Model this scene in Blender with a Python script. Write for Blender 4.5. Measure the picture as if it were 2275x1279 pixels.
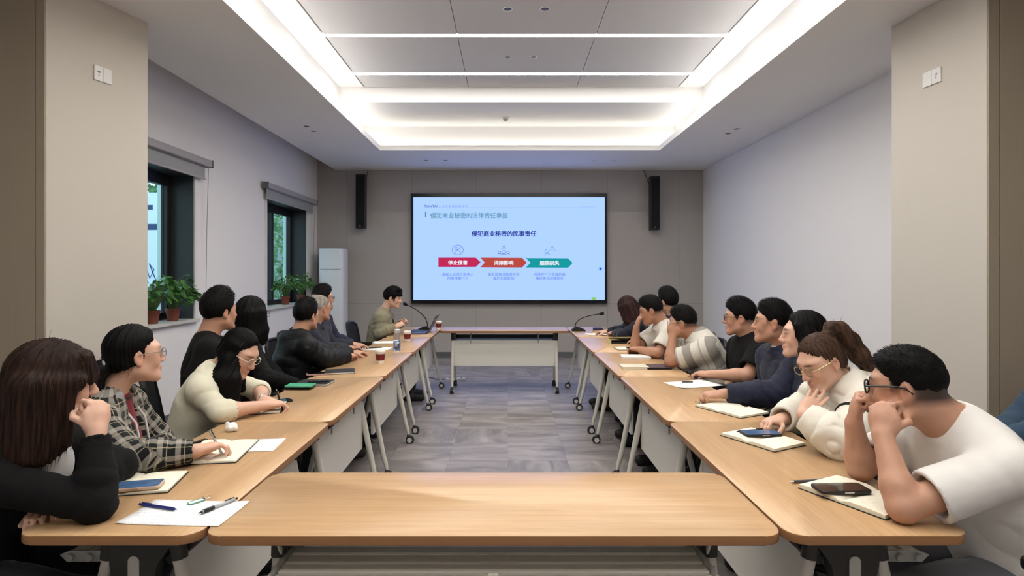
import bpy, bmesh, math, random
import numpy as np
from mathutils import Vector, Matrix

# ------------------------------------------------------------------ clean
for o in list(bpy.data.objects):
    bpy.data.objects.remove(o, do_unlink=True)
SC = bpy.context.scene
COL = SC.collection
random.seed(7)
PI = math.pi

# ------------------------------------------------------------------ camera
FPX = 1300.0                       # focal length in pixels of the 2275 px frame
CAMZ = 1.45
VPX, VPY = 1128.0, 605.0           # where the room's depth lines meet
cam = bpy.data.cameras.new('camera')
cam.sensor_width = 36.0
cam.lens = FPX / 2275.0 * 36.0
cam.shift_x = (1137.5 - VPX) / 2275.0
cam.shift_y = (VPY - 639.5) / 2275.0
cam.clip_start = 0.05
camo = bpy.data.objects.new('camera', cam)
camo.location = (0, 0, CAMZ)
camo.rotation_euler = (PI / 2, 0, 0)
COL.objects.link(camo)
SC.camera = camo

# ------------------------------------------------------------------ world, light level
w = bpy.data.worlds.new('world'); SC.world = w; w.use_nodes = True
bg = w.node_tree.nodes['Background']
bg.inputs[0].default_value = (0.62, 0.78, 0.95, 1); bg.inputs[1].default_value = 2.0
SC.view_settings.view_transform = 'Standard'
SC.view_settings.look = 'None'
SC.view_settings.gamma = 1
SC.view_settings.use_curve_mapping = False
SC.view_settings.exposure = 0.65
COVE_POWER = 8.5                  # emission of the hidden cove strips
LINE_POWER = 30.0                  # emission of the linear ceiling lights

# ------------------------------------------------------------------ helpers
def srgb(r, g, b):
    f = lambda c: (c / 255 / 12.92) if c / 255 <= 0.04045 else ((c / 255 + 0.055) / 1.055) ** 2.4
    return (f(r), f(g), f(b), 1.0)

def W(px, py, Y):
    """world point seen at a pixel of the photograph, Y metres away"""
    return np.array([(px - VPX) * Y / FPX, Y, CAMZ - (py - VPY) * Y / FPX])

def T(px, py, z=0.752):
    """world point at a pixel, on the horizontal plane z"""
    return W(px, py, (CAMZ - z) * FPX / (py - VPY))

MATS = {}
def mat(name, col, rough=0.5, metal=0.0, spec=0.5, emit=None, estr=0.0, bump=0.0, bscale=40.0, stretch=None,
        var=0.0, vscale=6.0, alpha=1.0, trans=0.0, ior=1.45, coat=0.0, attr=None, sheen=0.0):
    if name in MATS:
        return MATS[name]
    m = bpy.data.materials.new(name); m.use_nodes = True
    nt = m.node_tree; N = nt.nodes; L = nt.links
    b = N['Principled BSDF']
    b.inputs['Base Color'].default_value = col
    b.inputs['Roughness'].default_value = rough
    b.inputs['Metallic'].default_value = metal
    b.inputs['Specular IOR Level'].default_value = spec
    b.inputs['IOR'].default_value = ior
    b.inputs['Transmission Weight'].default_value = trans
    b.inputs['Alpha'].default_value = alpha
    b.inputs['Coat Weight'].default_value = coat
    b.inputs['Sheen Weight'].default_value = sheen
    if emit is not None:
        b.inputs['Emission Color'].default_value = emit
        b.inputs['Emission Strength'].default_value = estr
    src = None
    if bump or var:
        tc = N.new('ShaderNodeTexCoord'); mp = N.new('ShaderNodeMapping')
        L.new(tc.outputs['Object'], mp.inputs[0])
        if stretch: mp.inputs['Scale'].default_value = stretch
        src = mp.outputs[0]
    if var:
        n = N.new('ShaderNodeTexNoise'); n.inputs['Scale'].default_value = vscale; n.inputs['Detail'].default_value = 5
        L.new(src, n.inputs['Vector'])
        mx = N.new('ShaderNodeMix'); mx.data_type = 'RGBA'
        mx.inputs['A'].default_value = tuple(c * (1 - var) for c in col[:3]) + (1,)
        mx.inputs['B'].default_value = tuple(min(1, c * (1 + var)) for c in col[:3]) + (1,)
        L.new(n.outputs['Fac'], mx.inputs['Factor']); L.new(mx.outputs['Result'], b.inputs['Base Color'])
    if attr:
        a = N.new('ShaderNodeAttribute'); a.attribute_name = attr
        L.new(a.outputs['Color'], b.inputs['Base Color'])
    if bump:
        n = N.new('ShaderNodeTexNoise'); n.inputs['Scale'].default_value = bscale; n.inputs['Detail'].default_value = 4
        L.new(src, n.inputs['Vector'])
        bp = N.new('ShaderNodeBump'); bp.inputs['Strength'].default_value = bump; bp.inputs['Distance'].default_value = 0.01
        L.new(n.outputs['Fac'], bp.inputs['Height']); L.new(bp.outputs[0], b.inputs['Normal'])
    MATS[name] = m
    return m

def emat(name, col, s=1.0):
    if name in MATS: return MATS[name]
    m = bpy.data.materials.new(name); m.use_nodes = True
    nt = m.node_tree; nt.nodes.clear()
    e = nt.nodes.new('ShaderNodeEmission'); o = nt.nodes.new('ShaderNodeOutputMaterial')
    e.inputs[0].default_value = col; e.inputs[1].default_value = s
    nt.links.new(e.outputs[0], o.inputs[0]); MATS[name] = m
    return m

def tag(o, label=None, cat=None, group=None, kind=None):
    if label: o['label'] = label
    if cat: o['category'] = cat
    if group: o['group'] = group
    if kind: o['kind'] = kind
    return o

def empty(name, loc=(0, 0, 0), rz=0.0):
    o = bpy.data.objects.new(name, None); o.location = loc; o.rotation_euler = (0, 0, rz)
    o.empty_display_size = 0.1
    COL.objects.link(o); return o

def link(name, me, m, parent=None):
    o = bpy.data.objects.new(name, me)
    if m is not None and len(me.materials) == 0: me.materials.append(m)
    COL.objects.link(o)
    if parent is not None: o.parent = parent
    return o

def copy_tree(o, parent=None):
    c = o.copy(); COL.objects.link(c); c.parent = parent
    for ch in list(o.children): copy_tree(ch, c)
    return c

class MB:
    """collects shapes in one bmesh"""
    def __init__(s): s.bm = bmesh.new()
    def add(s, vs, fs):
        V = [s.bm.verts.new(v) for v in vs]
        for f in fs:
            try: s.bm.faces.new([V[i] for i in f])
            except ValueError: pass
        return V
    def box(s, lo, hi, bev=0.0, seg=1):
        x0, y0, z0 = lo; x1, y1, z1 = hi
        V = s.add([(x0,y0,z0),(x1,y0,z0),(x1,y1,z0),(x0,y1,z0),(x0,y0,z1),(x1,y0,z1),(x1,y1,z1),(x0,y1,z1)],
                  [(3,2,1,0),(4,5,6,7),(0,1,5,4),(1,2,6,5),(2,3,7,6),(3,0,4,7)])
        if bev:
            es = list({e for v in V for e in v.link_edges})
            bmesh.ops.bevel(s.bm, geom=es, offset=bev, segments=seg, profile=0.5, affect='EDGES')
        return s
    def obox(s, c, R, h, bev=0.0, seg=1):
        """oriented box: centre, 3 axes (rows), half sizes"""
        c = np.array(c, float); R = np.array(R, float)
        pts = []
        for sx, sy, sz in [(-1,-1,-1),(1,-1,-1),(1,1,-1),(-1,1,-1),(-1,-1,1),(1,-1,1),(1,1,1),(-1,1,1)]:
            pts.append(tuple(c + R[0]*h[0]*sx + R[1]*h[1]*sy + R[2]*h[2]*sz))
        V = s.add(pts, [(3,2,1,0),(4,5,6,7),(0,1,5,4),(1,2,6,5),(2,3,7,6),(3,0,4,7)])
        if bev:
            es = list({e for v in V for e in v.link_edges})
            bmesh.ops.bevel(s.bm, geom=es, offset=bev, segments=seg, profile=0.5, affect='EDGES')
        return s
    def tube(s, pts, r, n=8, cap=True):
        pts = [Vector(p) for p in pts]
        rs = r if isinstance(r, (list, tuple)) else [r] * len(pts)
        rings = []; prev = None
        for i, p in enumerate(pts):
            a = pts[max(i-1, 0)]; b = pts[min(i+1, len(pts)-1)]
            t = (b - a).normalized()
            if prev is None:
                x = t.orthogonal().normalized()
            else:
                x = (prev - t * prev.dot(t)).normalized()
            prev = x; y = t.cross(x)
            rings.append([s.bm.verts.new(p + (x*math.cos(2*PI*k/n) + y*math.sin(2*PI*k/n)) * rs[i]) for k in range(n)])
        for a, b in zip(rings, rings[1:]):
            for k in range(n):
                s.bm.faces.new((a[k], a[(k+1) % n], b[(k+1) % n], b[k]))
        if cap:
            s.bm.faces.new(rings[0][::-1]); s.bm.faces.new(rings[-1])
        return s
    def lathe(s, prof, c=(0,0,0), n=20, cap=True):
        rings = []
        for r, z in prof:
            rings.append([s.bm.verts.new((c[0]+r*math.cos(2*PI*k/n), c[1]+r*math.sin(2*PI*k/n), c[2]+z)) for k in range(n)])
        for a, b in zip(rings, rings[1:]):
            for k in range(n): s.bm.faces.new((a[k], a[(k+1)%n], b[(k+1)%n], b[k]))
        if cap:
            s.bm.faces.new(rings[0][::-1]); s.bm.faces.new(rings[-1])
        return s
    def prism(s, poly, z0, z1, bev=0.0, seg=2, axis='z'):
        """polygon (x,y) extruded between z0 and z1; axis gives which world axis the extrusion follows"""
        def P(x, y, z):
            return {'z': (x, y, z), 'y': (x, z, y), 'x': (z, x, y)}[axis]
        n = len(poly)
        vs = [P(x, y, z0) for x, y in poly] + [P(x, y, z1) for x, y in poly]
        fs = [tuple(range(n))[::-1], tuple(range(n, 2*n))] + [(i, (i+1) % n, n+(i+1) % n, n+i) for i in range(n)]
        V = s.add(vs, fs)
        if bev:
            es = [e for v in V for e in v.link_edges]
            es = list({e for e in es if (V.index(e.verts[0]) < n) == (V.index(e.verts[1]) < n)})
            bmesh.ops.bevel(s.bm, geom=es, offset=bev, segments=seg, profile=0.5, affect='EDGES')
        return s
    def ball(s, c, r, u=12, v=8, sc=(1,1,1)):
        M = Matrix.Translation(c) @ Matrix.Diagonal((sc[0]*r, sc[1]*r, sc[2]*r, 1))
        bmesh.ops.create_uvsphere(s.bm, u_segments=u, v_segments=v, radius=1.0, matrix=M)
        return s
    def mesh(s, name, smooth=False, angle=None):
        bmesh.ops.recalc_face_normals(s.bm, faces=s.bm.faces[:])
        me = bpy.data.meshes.new(name); s.bm.to_mesh(me); s.bm.free()
        if smooth:
            me.polygons.foreach_set('use_smooth', [True] * len(me.polygons))
            if angle: me.set_sharp_from_angle(angle=angle)
        return me
    def build(s, name, m, parent=None, smooth=False, angle=math.radians(40)):
        return link(name, s.mesh(name, smooth, angle), m, parent)

def rrect(x0, x1, y0, y1, r, n=6):
    pts = []
    for cx, cy, a0 in ((x1-r, y1-r, 0), (x0+r, y1-r, 90), (x0+r, y0+r, 180), (x1-r, y0+r, 270)):
        for i in range(n+1):
            a = math.radians(a0 + 90*i/n); pts.append((cx + r*math.cos(a), cy + r*math.sin(a)))
    return pts

def nz(v):
    v = np.asarray(v, float); return v / (np.linalg.norm(v) + 1e-12)

def text_mesh(body, size, bold=0.0, space=1.0):
    cu = bpy.data.curves.new('lettering', 'FONT'); cu.body = body; cu.size = size
    cu.align_x = 'CENTER'; cu.align_y = 'CENTER'; cu.offset = bold; cu.space_character = space
    cu.resolution_u = 3
    o = bpy.data.objects.new('lettering', cu); COL.objects.link(o)
    bpy.context.view_layer.update()
    me = bpy.data.meshes.new_from_object(o.evaluated_get(bpy.context.evaluated_depsgraph_get()))
    bpy.data.objects.remove(o, do_unlink=True)
    return me

# ------------------------------------------------------------------ common materials
M_white = mat('white_paint', srgb(240, 237, 235), 0.75, bump=0.03, bscale=120)
M_ceil = mat('ceiling_paint', srgb(240, 239, 238), 0.8)
M_panel = mat('greige_panel', srgb(172, 166, 161), 0.55, bump=0.05, bscale=60, stretch=(30, 30, 0.6), var=0.05, vscale=4)
M_panel_dark = mat('taupe_panel', srgb(160, 148, 130), 0.55, bump=0.05, bscale=60, stretch=(30, 30, 0.6), var=0.05, vscale=4)
M_col = mat('column_paint', srgb(204, 197, 185), 0.7, bump=0.03, bscale=100)
M_dark = mat('dark_gap', srgb(40, 38, 36), 0.9)
M_groove = mat('shadow_gap', srgb(70, 68, 66), 0.9)
M_black = mat('black_plastic', srgb(24, 24, 25), 0.45)
M_blackmetal = mat('black_metal', srgb(20, 22, 24), 0.35, metal=0.3)
M_frame = mat('window_frame_black', srgb(28, 31, 33), 0.4)
M_chrome = mat('chrome', srgb(200, 200, 200), 0.2, metal=1.0)
M_tablewhite = mat('table_metal', srgb(214, 210, 200), 0.45)
M_modesty = mat('modesty_board', srgb(214, 211, 203), 0.55, bump=0.02, bscale=80)
M_bracket = mat('dark_grey_plastic', srgb(52, 52, 50), 0.5)
M_slat = mat('slat_grey', srgb(226, 221, 208), 0.45)
M_clear = mat('clear_plastic', srgb(225, 225, 220), 0.25, trans=0.55, ior=1.4)
M_paper = mat('paper', srgb(238, 238, 234), 0.85)
M_cream = mat('cream_paper', srgb(236, 229, 205), 0.85)
M_rubber = mat('caster_rubber', srgb(44, 44, 44), 0.6)
M_hub = mat('caster_hub', srgb(205, 203, 196), 0.5)

def wood_material():
    m = bpy.data.materials.new('beech_laminate'); m.use_nodes = True
    N = m.node_tree.nodes; L = m.node_tree.links; b = N['Principled BSDF']
    tc = N.new('ShaderNodeTexCoord'); oi = N.new('ShaderNodeObjectInfo')
    ad = N.new('ShaderNodeVectorMath'); ad.operation = 'ADD'
    sc = N.new('ShaderNodeVectorMath'); sc.operation = 'SCALE'; sc.inputs['Scale'].default_value = 30
    cx = N.new('ShaderNodeCombineXYZ')
    for i in range(3): L.new(oi.outputs['Random'], cx.inputs[i])
    L.new(cx.outputs[0], sc.inputs[0]); L.new(tc.outputs['Object'], ad.inputs[0]); L.new(sc.outputs[0], ad.inputs[1])
    mp = N.new('ShaderNodeMapping'); mp.inputs['Scale'].default_value = (1.1, 26, 26)
    L.new(ad.outputs[0], mp.inputs[0])
    n1 = N.new('ShaderNodeTexNoise'); n1.inputs['Scale'].default_value = 3; n1.inputs['Detail'].default_value = 7
    n1.inputs['Roughness'].default_value = 0.62; n1.inputs['Distortion'].default_value = 0.4
    L.new(mp.outputs[0], n1.inputs['Vector'])
    mp2 = N.new('ShaderNodeMapping'); mp2.inputs['Scale'].default_value = (0.5, 5, 5)
    L.new(ad.outputs[0], mp2.inputs[0])
    n2 = N.new('ShaderNodeTexNoise'); n2.inputs['Scale'].default_value = 3; n2.inputs['Detail'].default_value = 3
    L.new(mp2.outputs[0], n2.inputs['Vector'])
    r = N.new('ShaderNodeValToRGB')
    r.color_ramp.elements[0].position = 0.3; r.color_ramp.elements[0].color = srgb(182, 144, 104)
    r.color_ramp.elements[1].position = 0.72; r.color_ramp.elements[1].color = srgb(212, 177, 134)
    mx = N.new('ShaderNodeMix'); mx.data_type = 'FLOAT'; mx.inputs[0].default_value = 0.45
    L.new(n1.outputs['Fac'], mx.inputs[2]); L.new(n2.outputs['Fac'], mx.inputs[3])
    L.new(mx.outputs[0], r.inputs[0]); L.new(r.outputs[0], b.inputs['Base Color'])
    b.inputs['Roughness'].default_value = 0.30
    b.inputs['Specular IOR Level'].default_value = 0.55
    bp = N.new('ShaderNodeBump'); bp.inputs['Strength'].default_value = 0.04; bp.inputs['Distance'].default_value = 0.002
    L.new(n1.outputs['Fac'], bp.inputs['Height']); L.new(bp.outputs[0], b.inputs['Normal'])
    return m
M_wood = wood_material()

def floor_material():
    m = bpy.data.materials.new('vinyl_floor'); m.use_nodes = True
    N = m.node_tree.nodes; L = m.node_tree.links; b = N['Principled BSDF']
    tc = N.new('ShaderNodeTexCoord'); oi = N.new('ShaderNodeObjectInfo')
    ad = N.new('ShaderNodeVectorMath'); ad.operation = 'ADD'
    sc = N.new('ShaderNodeVectorMath'); sc.operation = 'SCALE'; sc.inputs['Scale'].default_value = 50
    cx = N.new('ShaderNodeCombineXYZ')
    for i in range(3): L.new(oi.outputs['Random'], cx.inputs[i])
    L.new(cx.outputs[0], sc.inputs[0]); L.new(tc.outputs['Object'], ad.inputs[0]); L.new(sc.outputs[0], ad.inputs[1])
    mp = N.new('ShaderNodeMapping'); mp.inputs['Scale'].default_value = (1.3, 3.6, 3)
    L.new(ad.outputs[0], mp.inputs[0])
    n1 = N.new('ShaderNodeTexNoise'); n1.inputs['Scale'].default_value = 1.6; n1.inputs['Detail'].default_value = 8
    n1.inputs['Roughness'].default_value = 0.6; n1.inputs['Distortion'].default_value = 0.6
    L.new(mp.outputs[0], n1.inputs['Vector'])
    r = N.new('ShaderNodeValToRGB')
    r.color_ramp.elements[0].position = 0.32; r.color_ramp.elements[0].color = srgb(104, 98, 96)
    r.color_ramp.elements[1].position = 0.72; r.color_ramp.elements[1].color = srgb(172, 164, 160)
    L.new(n1.outputs['Fac'], r.inputs[0]); L.new(r.outputs[0], b.inputs['Base Color'])
    b.inputs['Roughness'].default_value = 0.42
    b.inputs['Specular IOR Level'].default_value = 0.9
    bp = N.new('ShaderNodeBump'); bp.inputs['Strength'].default_value = 0.03; bp.inputs['Distance'].default_value = 0.004
    L.new(n1.outputs['Fac'], bp.inputs['Height']); L.new(bp.outputs[0], b.inputs['Normal'])
    return m
M_floor = floor_material()
# ================================================================== ROOM
XL, XR, YB, ZC = -3.26, 3.34, 10.0, 3.2
YN = -3.5                                                # wall behind the photographer
HX0, HX1, HY0, HY1 = -1.82, 2.16, -1.6, 8.33             # opening of the ceiling tray
RX0, RX1, RY0, RY1 = -2.12, 2.46, -1.9, 8.62             # recess above the opening
ZT, ZP, YS = 3.60, 3.79, 7.41                            # far tray ceiling, panel ceiling, step between

def struct(name, mb, m, parent=None, smooth=False):
    o = mb.build(name, m, parent, smooth)
    if parent is None: o['kind'] = 'structure'
    return o

# floor: slab with vinyl tiles on it
fl = struct('floor', MB().box((-4.8, YN, -0.12), (4.8, YB + 0.1, -0.003)), M_floor)
TS = 0.457
tile_me = MB().box((-TS / 2 + .0008, -TS / 2 + .0008, -0.003), (TS / 2 - .0008, TS / 2 - .0008, 0.0)).mesh('floor_tile')
tile_me.materials.append(M_floor)
for i in range(-5, 6):
    for j in range(0, 18):
        t = bpy.data.objects.new('floor_tile', tile_me); COL.objects.link(t); t.parent = fl
        t.location = (TS / 2 + i * TS, 2.0 + j * TS, 0)
        t.rotation_euler = (0, 0, random.choice((0, PI, 0, PI, PI / 2)))

# far wall with panels
wb = struct('wall_back', MB().box((XL - 0.3, YB + 0.006, 0), (XR + 0.1, YB + 0.15, 3.9)), M_groove)
seams = [XL - 0.05] + [W(x, 0, YB)[0] for x in (771, 915, 1058, 1203, 1349, 1508)] + [XR + 0.02]
zs = [0.09, 0.92, 3.6]
for a, b in zip(seams, seams[1:]):
    for z0, z1 in zip(zs, zs[1:]):
        MB().box((a + 0.0015, YB - 0.006, z0 + 0.0015), (b - 0.0015, YB + 0.006, z1 - 0.0015)).build('wall_panel', M_panel, wb)
struct('baseboard_back', MB().box((XL, YB - 0.018, 0), (XR, YB - 0.006, 0.088)), mat('baseboard_grey', srgb(96, 98, 98), 0.4))

# right wall
struct('wall_right', MB().box((XR, 3.3, 0), (XR + 0.2, YB + 0.1, 3.9)), M_white)
struct('baseboard_right', MB().box((XR - 0.012, 4.2, 0), (XR, YB - 0.02, 0.088)), MATS['baseboard_grey'])

# left wall with two window openings
WIN = [(4.45, 6.08), (7.90, 9.47)]
WZ0, WZ1 = 0.97, 2.46
def wall_with_holes():
    mb = MB()
    ys = [3.3, WIN[0][0], WIN[0][1], WIN[1][0], WIN[1][1], YB + 0.1]
    zz = [0, WZ0, WZ1, 3.9]
    x0, x1 = XL - 0.32, XL
    hole = lambda i, k: (i in (1, 3)) and k == 1
    V = {}
    def v(x, y, z):
        key = (round(x, 4), round(y, 4), round(z, 4))
        if key not in V: V[key] = mb.bm.verts.new(key)
        return V[key]
    F = lambda *p: mb.bm.faces.new([v(*q) for q in p])
    for i in range(5):
        for k in range(3):
            if hole(i, k):
                ya, yb, za, zb = ys[i], ys[i+1], zz[k], zz[k+1]
                F((x0,ya,za),(x1,ya,za),(x1,ya,zb),(x0,ya,zb)); F((x0,yb,za),(x0,yb,zb),(x1,yb,zb),(x1,yb,za))
                F((x0,ya,za),(x0,yb,za),(x1,yb,za),(x1,ya,za)); F((x0,ya,zb),(x1,ya,zb),(x1,yb,zb),(x0,yb,zb))
                continue
            for x in (x0, x1):
                F((x,ys[i],zz[k]),(x,ys[i+1],zz[k]),(x,ys[i+1],zz[k+1]),(x,ys[i],zz[k+1]))
    return mb
struct('wall_left', wall_with_holes(), M_white)
struct('baseboard_left', MB().box((XL, 4.2, 0), (XL + 0.012, YB - 0.02, 0.088)), MATS['baseboard_grey'])

# columns that narrow the room, wider near part of the room around the photographer
def column(name, pts, m_side, m_front, joint_x):
    mb = MB().prism(pts, 0, 3.85)
    o = struct(name, mb, m_side)
    return o
cl_pts = [(-2.53, 4.11), (-3.6, 4.11), (-3.6, 3.45), (-2.72, 3.45)]
cr_pts = [(2.735, 4.17), (2.80, 3.42), (3.7, 3.42), (3.7, 4.17)]
wcl = column('wall_column_left', cl_pts, M_col, None, 0)
wcr = column('wall_column_right', cr_pts, M_col, None, 0)
# taupe cladding panels on the faces turned to the near part of the room
def cladding(parent, x0, x1, y):
    MB().box((x0, y - 0.012, 0.0), (x1, y - 0.001, 3.2)).build('cladding_panel', M_panel_dark, parent)
cladding(wcl, -2.772, -2.722, 3.45); cladding(wcl, -3.6, -2.776, 3.45)
cladding(wcr, 2.802, 2.862, 3.42); cladding(wcr, 2.866, 3.7, 3.42)
wnl = struct('wall_near_left', MB().box((-4.8, 3.46, 0), (-3.55, 3.66, 3.85)), M_panel_dark)
wnr = struct('wall_near_right', MB().box((3.65, 3.43, 0), (4.8, 3.63, 3.85)), M_panel_dark)
struct('wall_side_left', MB().box((-4.9, YN, 0), (-4.7, 3.6, 3.85)), M_white)
struct('wall_side_right', MB().box((4.7, YN, 0), (4.9, 3.6, 3.85)), M_white)
struct('wall_front', MB().box((-4.9, YN - 0.2, 0), (4.9, YN, 3.85)), M_white)

# dropped ceiling: a ring round the tray opening
def ring():
    mb = MB()
    X0, X1, Y0, Y1 = -2.93, 4.8, YN, YB - 0.0
    zb, zt = ZC, ZC + 0.062
    o = [(X0,Y0),(X1,Y0),(X1,Y1),(X0,Y1)]; h = [(HX0,HY0),(HX1,HY0),(HX1,HY1),(HX0,HY1)]
    vs = [(x,y,zb) for x,y in o] + [(x,y,zb) for x,y in h] + [(x,y,zt) for x,y in o] + [(x,y,zt) for x,y in h]
    fs = []
    for i in range(4):
        j = (i+1) % 4
        fs += [(i, 4+i, 4+j, j), (8+i, 8+j, 12+j, 12+i), (i, j, 8+j, 8+i), (4+i, 12+i, 12+j, 4+j)]
    mb.add(vs, fs); return mb
ce = struct('ceiling', ring(), M_ceil)
MB().box((-4.8, YN, ZC), (-2.935, 4.10, ZC + 0.06)).build('ceiling_board', M_ceil, ce)
MB().box((-2.945, 4.10, ZC), (-2.93, YB, ZC + 0.5)).build('ceiling_fascia', M_ceil, ce)
MB().box((XL - 0.05, 4.1, 3.68), (-2.93, YB, 3.74)).build('pelmet_board', M_ceil, ce)
# stepped lip round the opening
def lip(parent):
    for (a, b) in (((HX0, HY0), (HX0, HY1)), ((HX1, HY0), (HX1, HY1)), ((HX0, HY1), (HX1, HY1)), ((HX0, HY0), (HX1, HY0))):
        w_ = 0.022
        lo = (min(a[0], b[0]) - (w_ if a[0] == b[0] == HX0 else 0), min(a[1], b[1]) - (w_ if a[1] == b[1] == HY0 else 0), ZC - 0.012)
        hi = (max(a[0], b[0]) + (w_ if a[0] == b[0] == HX1 else 0), max(a[1], b[1]) + (w_ if a[1] == b[1] == HY1 else 0), ZC + 0.0)
        if a[0] == b[0]:
            lo = (a[0] - (w_ if a[0] == HX0 else 0.0), a[1] - .02, ZC - .012); hi = (a[0] + (0.0 if a[0] == HX0 else w_), b[1] + .02, ZC - 0.0005)
        else:
            lo = (a[0] - .02, a[1] - (w_ if a[1] == HY0 else 0.0), ZC - .012); hi = (b[0] + .02, a[1] + (0.0 if a[1] == HY0 else w_), ZC - 0.0005)
        MB().box(lo, hi).build('tray_lip', M_ceil, parent)
lip(ce)
# recess above the opening
tr = struct('ceiling_tray', MB().box((RX0, YS, ZT), (RX1, RY1 + .1, ZT + 0.02)), M_ceil)
MB().box((RX0, YS - 0.02, ZT), (RX1, YS, ZP + 0.03)).build('tray_step', M_ceil, tr)
MB().box((RX0 - 0.03, RY0, ZC + 0.06), (RX0, RY1, 3.85)).build('tray_side', M_ceil, tr)
MB().box((RX1, RY0, ZC + 0.06), (RX1 + 0.03, RY1, 3.85)).build('tray_side', M_ceil, tr)
MB().box((RX0 - .03, RY1, ZC + 0.06), (RX1 + .03, RY1 + 0.03, 3.85)).build('tray_side', M_ceil, tr)
MB().box((RX0 - .03, RY0 - .03, ZC + 0.06), (RX1 + .03, RY0, 3.85)).build('tray_side', M_ceil, tr)
cp = struct('ceiling_upper', MB().box((RX0 - .03, RY0 - .03, 3.835), (RX1 + .03, RY1 + .03, 3.86)), M_groove)
MB().box((RX0, RY0, ZP), (HX0 - 0.0, YS - .02, ZP + 0.02)).build('edge_board', M_ceil, cp)
MB().box((HX1 + 0.0, RY0, ZP), (RX1, YS - .02, ZP + 0.02)).build('edge_board', M_ceil, cp)
M_cpanel = mat('acoustic_panel', srgb(206, 205, 206), 0.85, bump=0.06, bscale=300)
LINES = [6.905, 5.787, 4.67, 3.55, 2.43, 1.31, 0.19, -0.93]
px = [HX0 + 0.014, -0.497, 0.869, HX1 - 0.014]
py = [YS - 0.02] + LINES + [RY0]
for i in range(3):
    for j in range(len(py) - 1):
        g0 = 0.033 if j < len(LINES) else 0.003
        g1 = 0.033 if 0 < j <= len(LINES) else 0.003
        MB().box((px[i] + 0.003, py[j+1] + g0, ZP), (px[i+1] - 0.003, py[j] - g1, ZP + 0.02)).build('ceiling_panel', M_cpanel, cp)

# linear lights and cove strips (they light the room)
M_line = emat('line_led', (1.0, 0.965, 0.91, 1), LINE_POWER)
M_cove = emat('cove_led', (1.0, 0.955, 0.87, 1), COVE_POWER)
M_cove_end = emat('cove_led_end', (1.0, 0.955, 0.87, 1), COVE_POWER * .8)
names = ['farthest thin white linear ceiling light crossing the panels', 'second thin white linear ceiling light from the screen',
         'third linear ceiling light from the screen', 'fourth linear ceiling light from the screen',
         'fifth linear ceiling light from the screen', 'linear ceiling light nearest above the front table',
         'linear ceiling light above the photographer', 'linear ceiling light behind the photographer']
for k, y in enumerate(LINES):
    r = empty('linear_light', (0.17, y, ZP)); tag(r, names[k], 'light', 'linear lights across the ceiling panels')
    MB().box((HX0 + .02 - .17, -0.030, 0.001), (HX1 - .02 - .17, 0.030, 0.008)).build('diffuser', M_line, r)
    MB().box((HX0 + .02 - .17, -0.032, 0.009), (HX1 - .02 - .17, 0.032, 0.022)).build('housing', M_ceil, r)
for (lo, hi, lab) in (((RX0 + .05, RY0 + .1, ZC + .064), (RX0 + .075, RY1 - .12, ZC + .074), 'hidden cove light strip along the left side of ceiling tray'),
                      ((RX1 - .075, RY0 + .1, ZC + .064), (RX1 - .05, RY1 - .12, ZC + .074), 'hidden cove light strip along the right side of ceiling tray'),
                      ((RX0 + .15, RY1 - .075, ZC + .064), (RX1 - .15, RY1 - .05, ZC + .074), 'hidden cove light strip above the screen end of ceiling tray')):
    tag(MB().box(lo, hi).build('cove_light_strip', M_cove_end if 'screen end' in lab else M_cove), lab, 'light')

# small downlights (off) and smoke detector
dl = MB().lathe([(0.045, 0.0), (0.046, -0.004), (0.036, -0.005), (0.034, 0.002)], n=20, cap=False).mesh('trim_ring', True)
dl.materials.append(M_ceil)
dl2 = MB().lathe([(0.034, 0.001), (0.030, -0.0025), (0.008, -0.002)], n=20).mesh('lamp_face', True)
dl2.materials.append(mat('downlight_dark', srgb(58, 56, 54), 0.3))
def downlight(x, y, z, lab):
    r = empty('downlight', (x, y, z)); tag(r, lab, 'downlight', 'small recessed ceiling downlights')
    for n_, me in (('trim_ring', dl), ('lamp_face', dl2)):
        o = bpy.data.objects.new(n_, me); COL.objects.link(o); o.parent = r
for (x, y, z, lab) in ((0.0, 5.2, ZP, 'dark round downlight between nearer linear lights, left one of its pair'),
                    (0.33, 5.2, ZP, 'dark round downlight between nearer linear lights, right one of its pair'),
                    (0.0, 6.36, ZP, 'dark round downlight between the two far linear lights, left of pair'),
                    (0.28, 6.36, ZP, 'dark round downlight between the two far linear lights, right of pair')):
    downlight(x, y, z, lab)
def on_ceiling(px_, py_):
    Y = (ZC - CAMZ) * FPX / (VPY - py_); return (px_ - VPX) * Y / FPX, Y
for (a, b, lab) in ((681, 280, 'nearer downlight of the pair in the ceiling border above the windows'),
                    (696, 291, 'farther downlight of the pair in the ceiling border above the windows'),
                    (1637, 286, 'nearer downlight of the pair in the ceiling border by the white wall'),
                    (1618, 296, 'farther downlight of the pair in the ceiling border by the white wall'),
                    (947, 356, 'leftmost downlight in the ceiling border above the screen'),
                    (990, 356, 'second downlight from left in the ceiling border above the screen'),
                    (1319, 357, 'third downlight from left in the ceiling border above the screen'),
                    (1363, 357, 'rightmost downlight in the ceiling border above the screen')):
    x, y = on_ceiling(a, b); downlight(x, y, ZC, lab)
sd = empty('smoke_detector', (-0.03, 8.12, ZT)); tag(sd, 'small white round smoke detector on the far tray ceiling', 'smoke detector')
MB().lathe([(0.055, 0), (0.055, -0.012), (0.045, -0.022)], n=20).build('base', M_ceil, sd, True)
MB().lathe([(0.034, -0.022), (0.03, -0.045), (0.012, -0.055)], n=20).build('sensor_head', mat('detector_grey', srgb(196, 192, 184), .5), sd, True)

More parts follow.
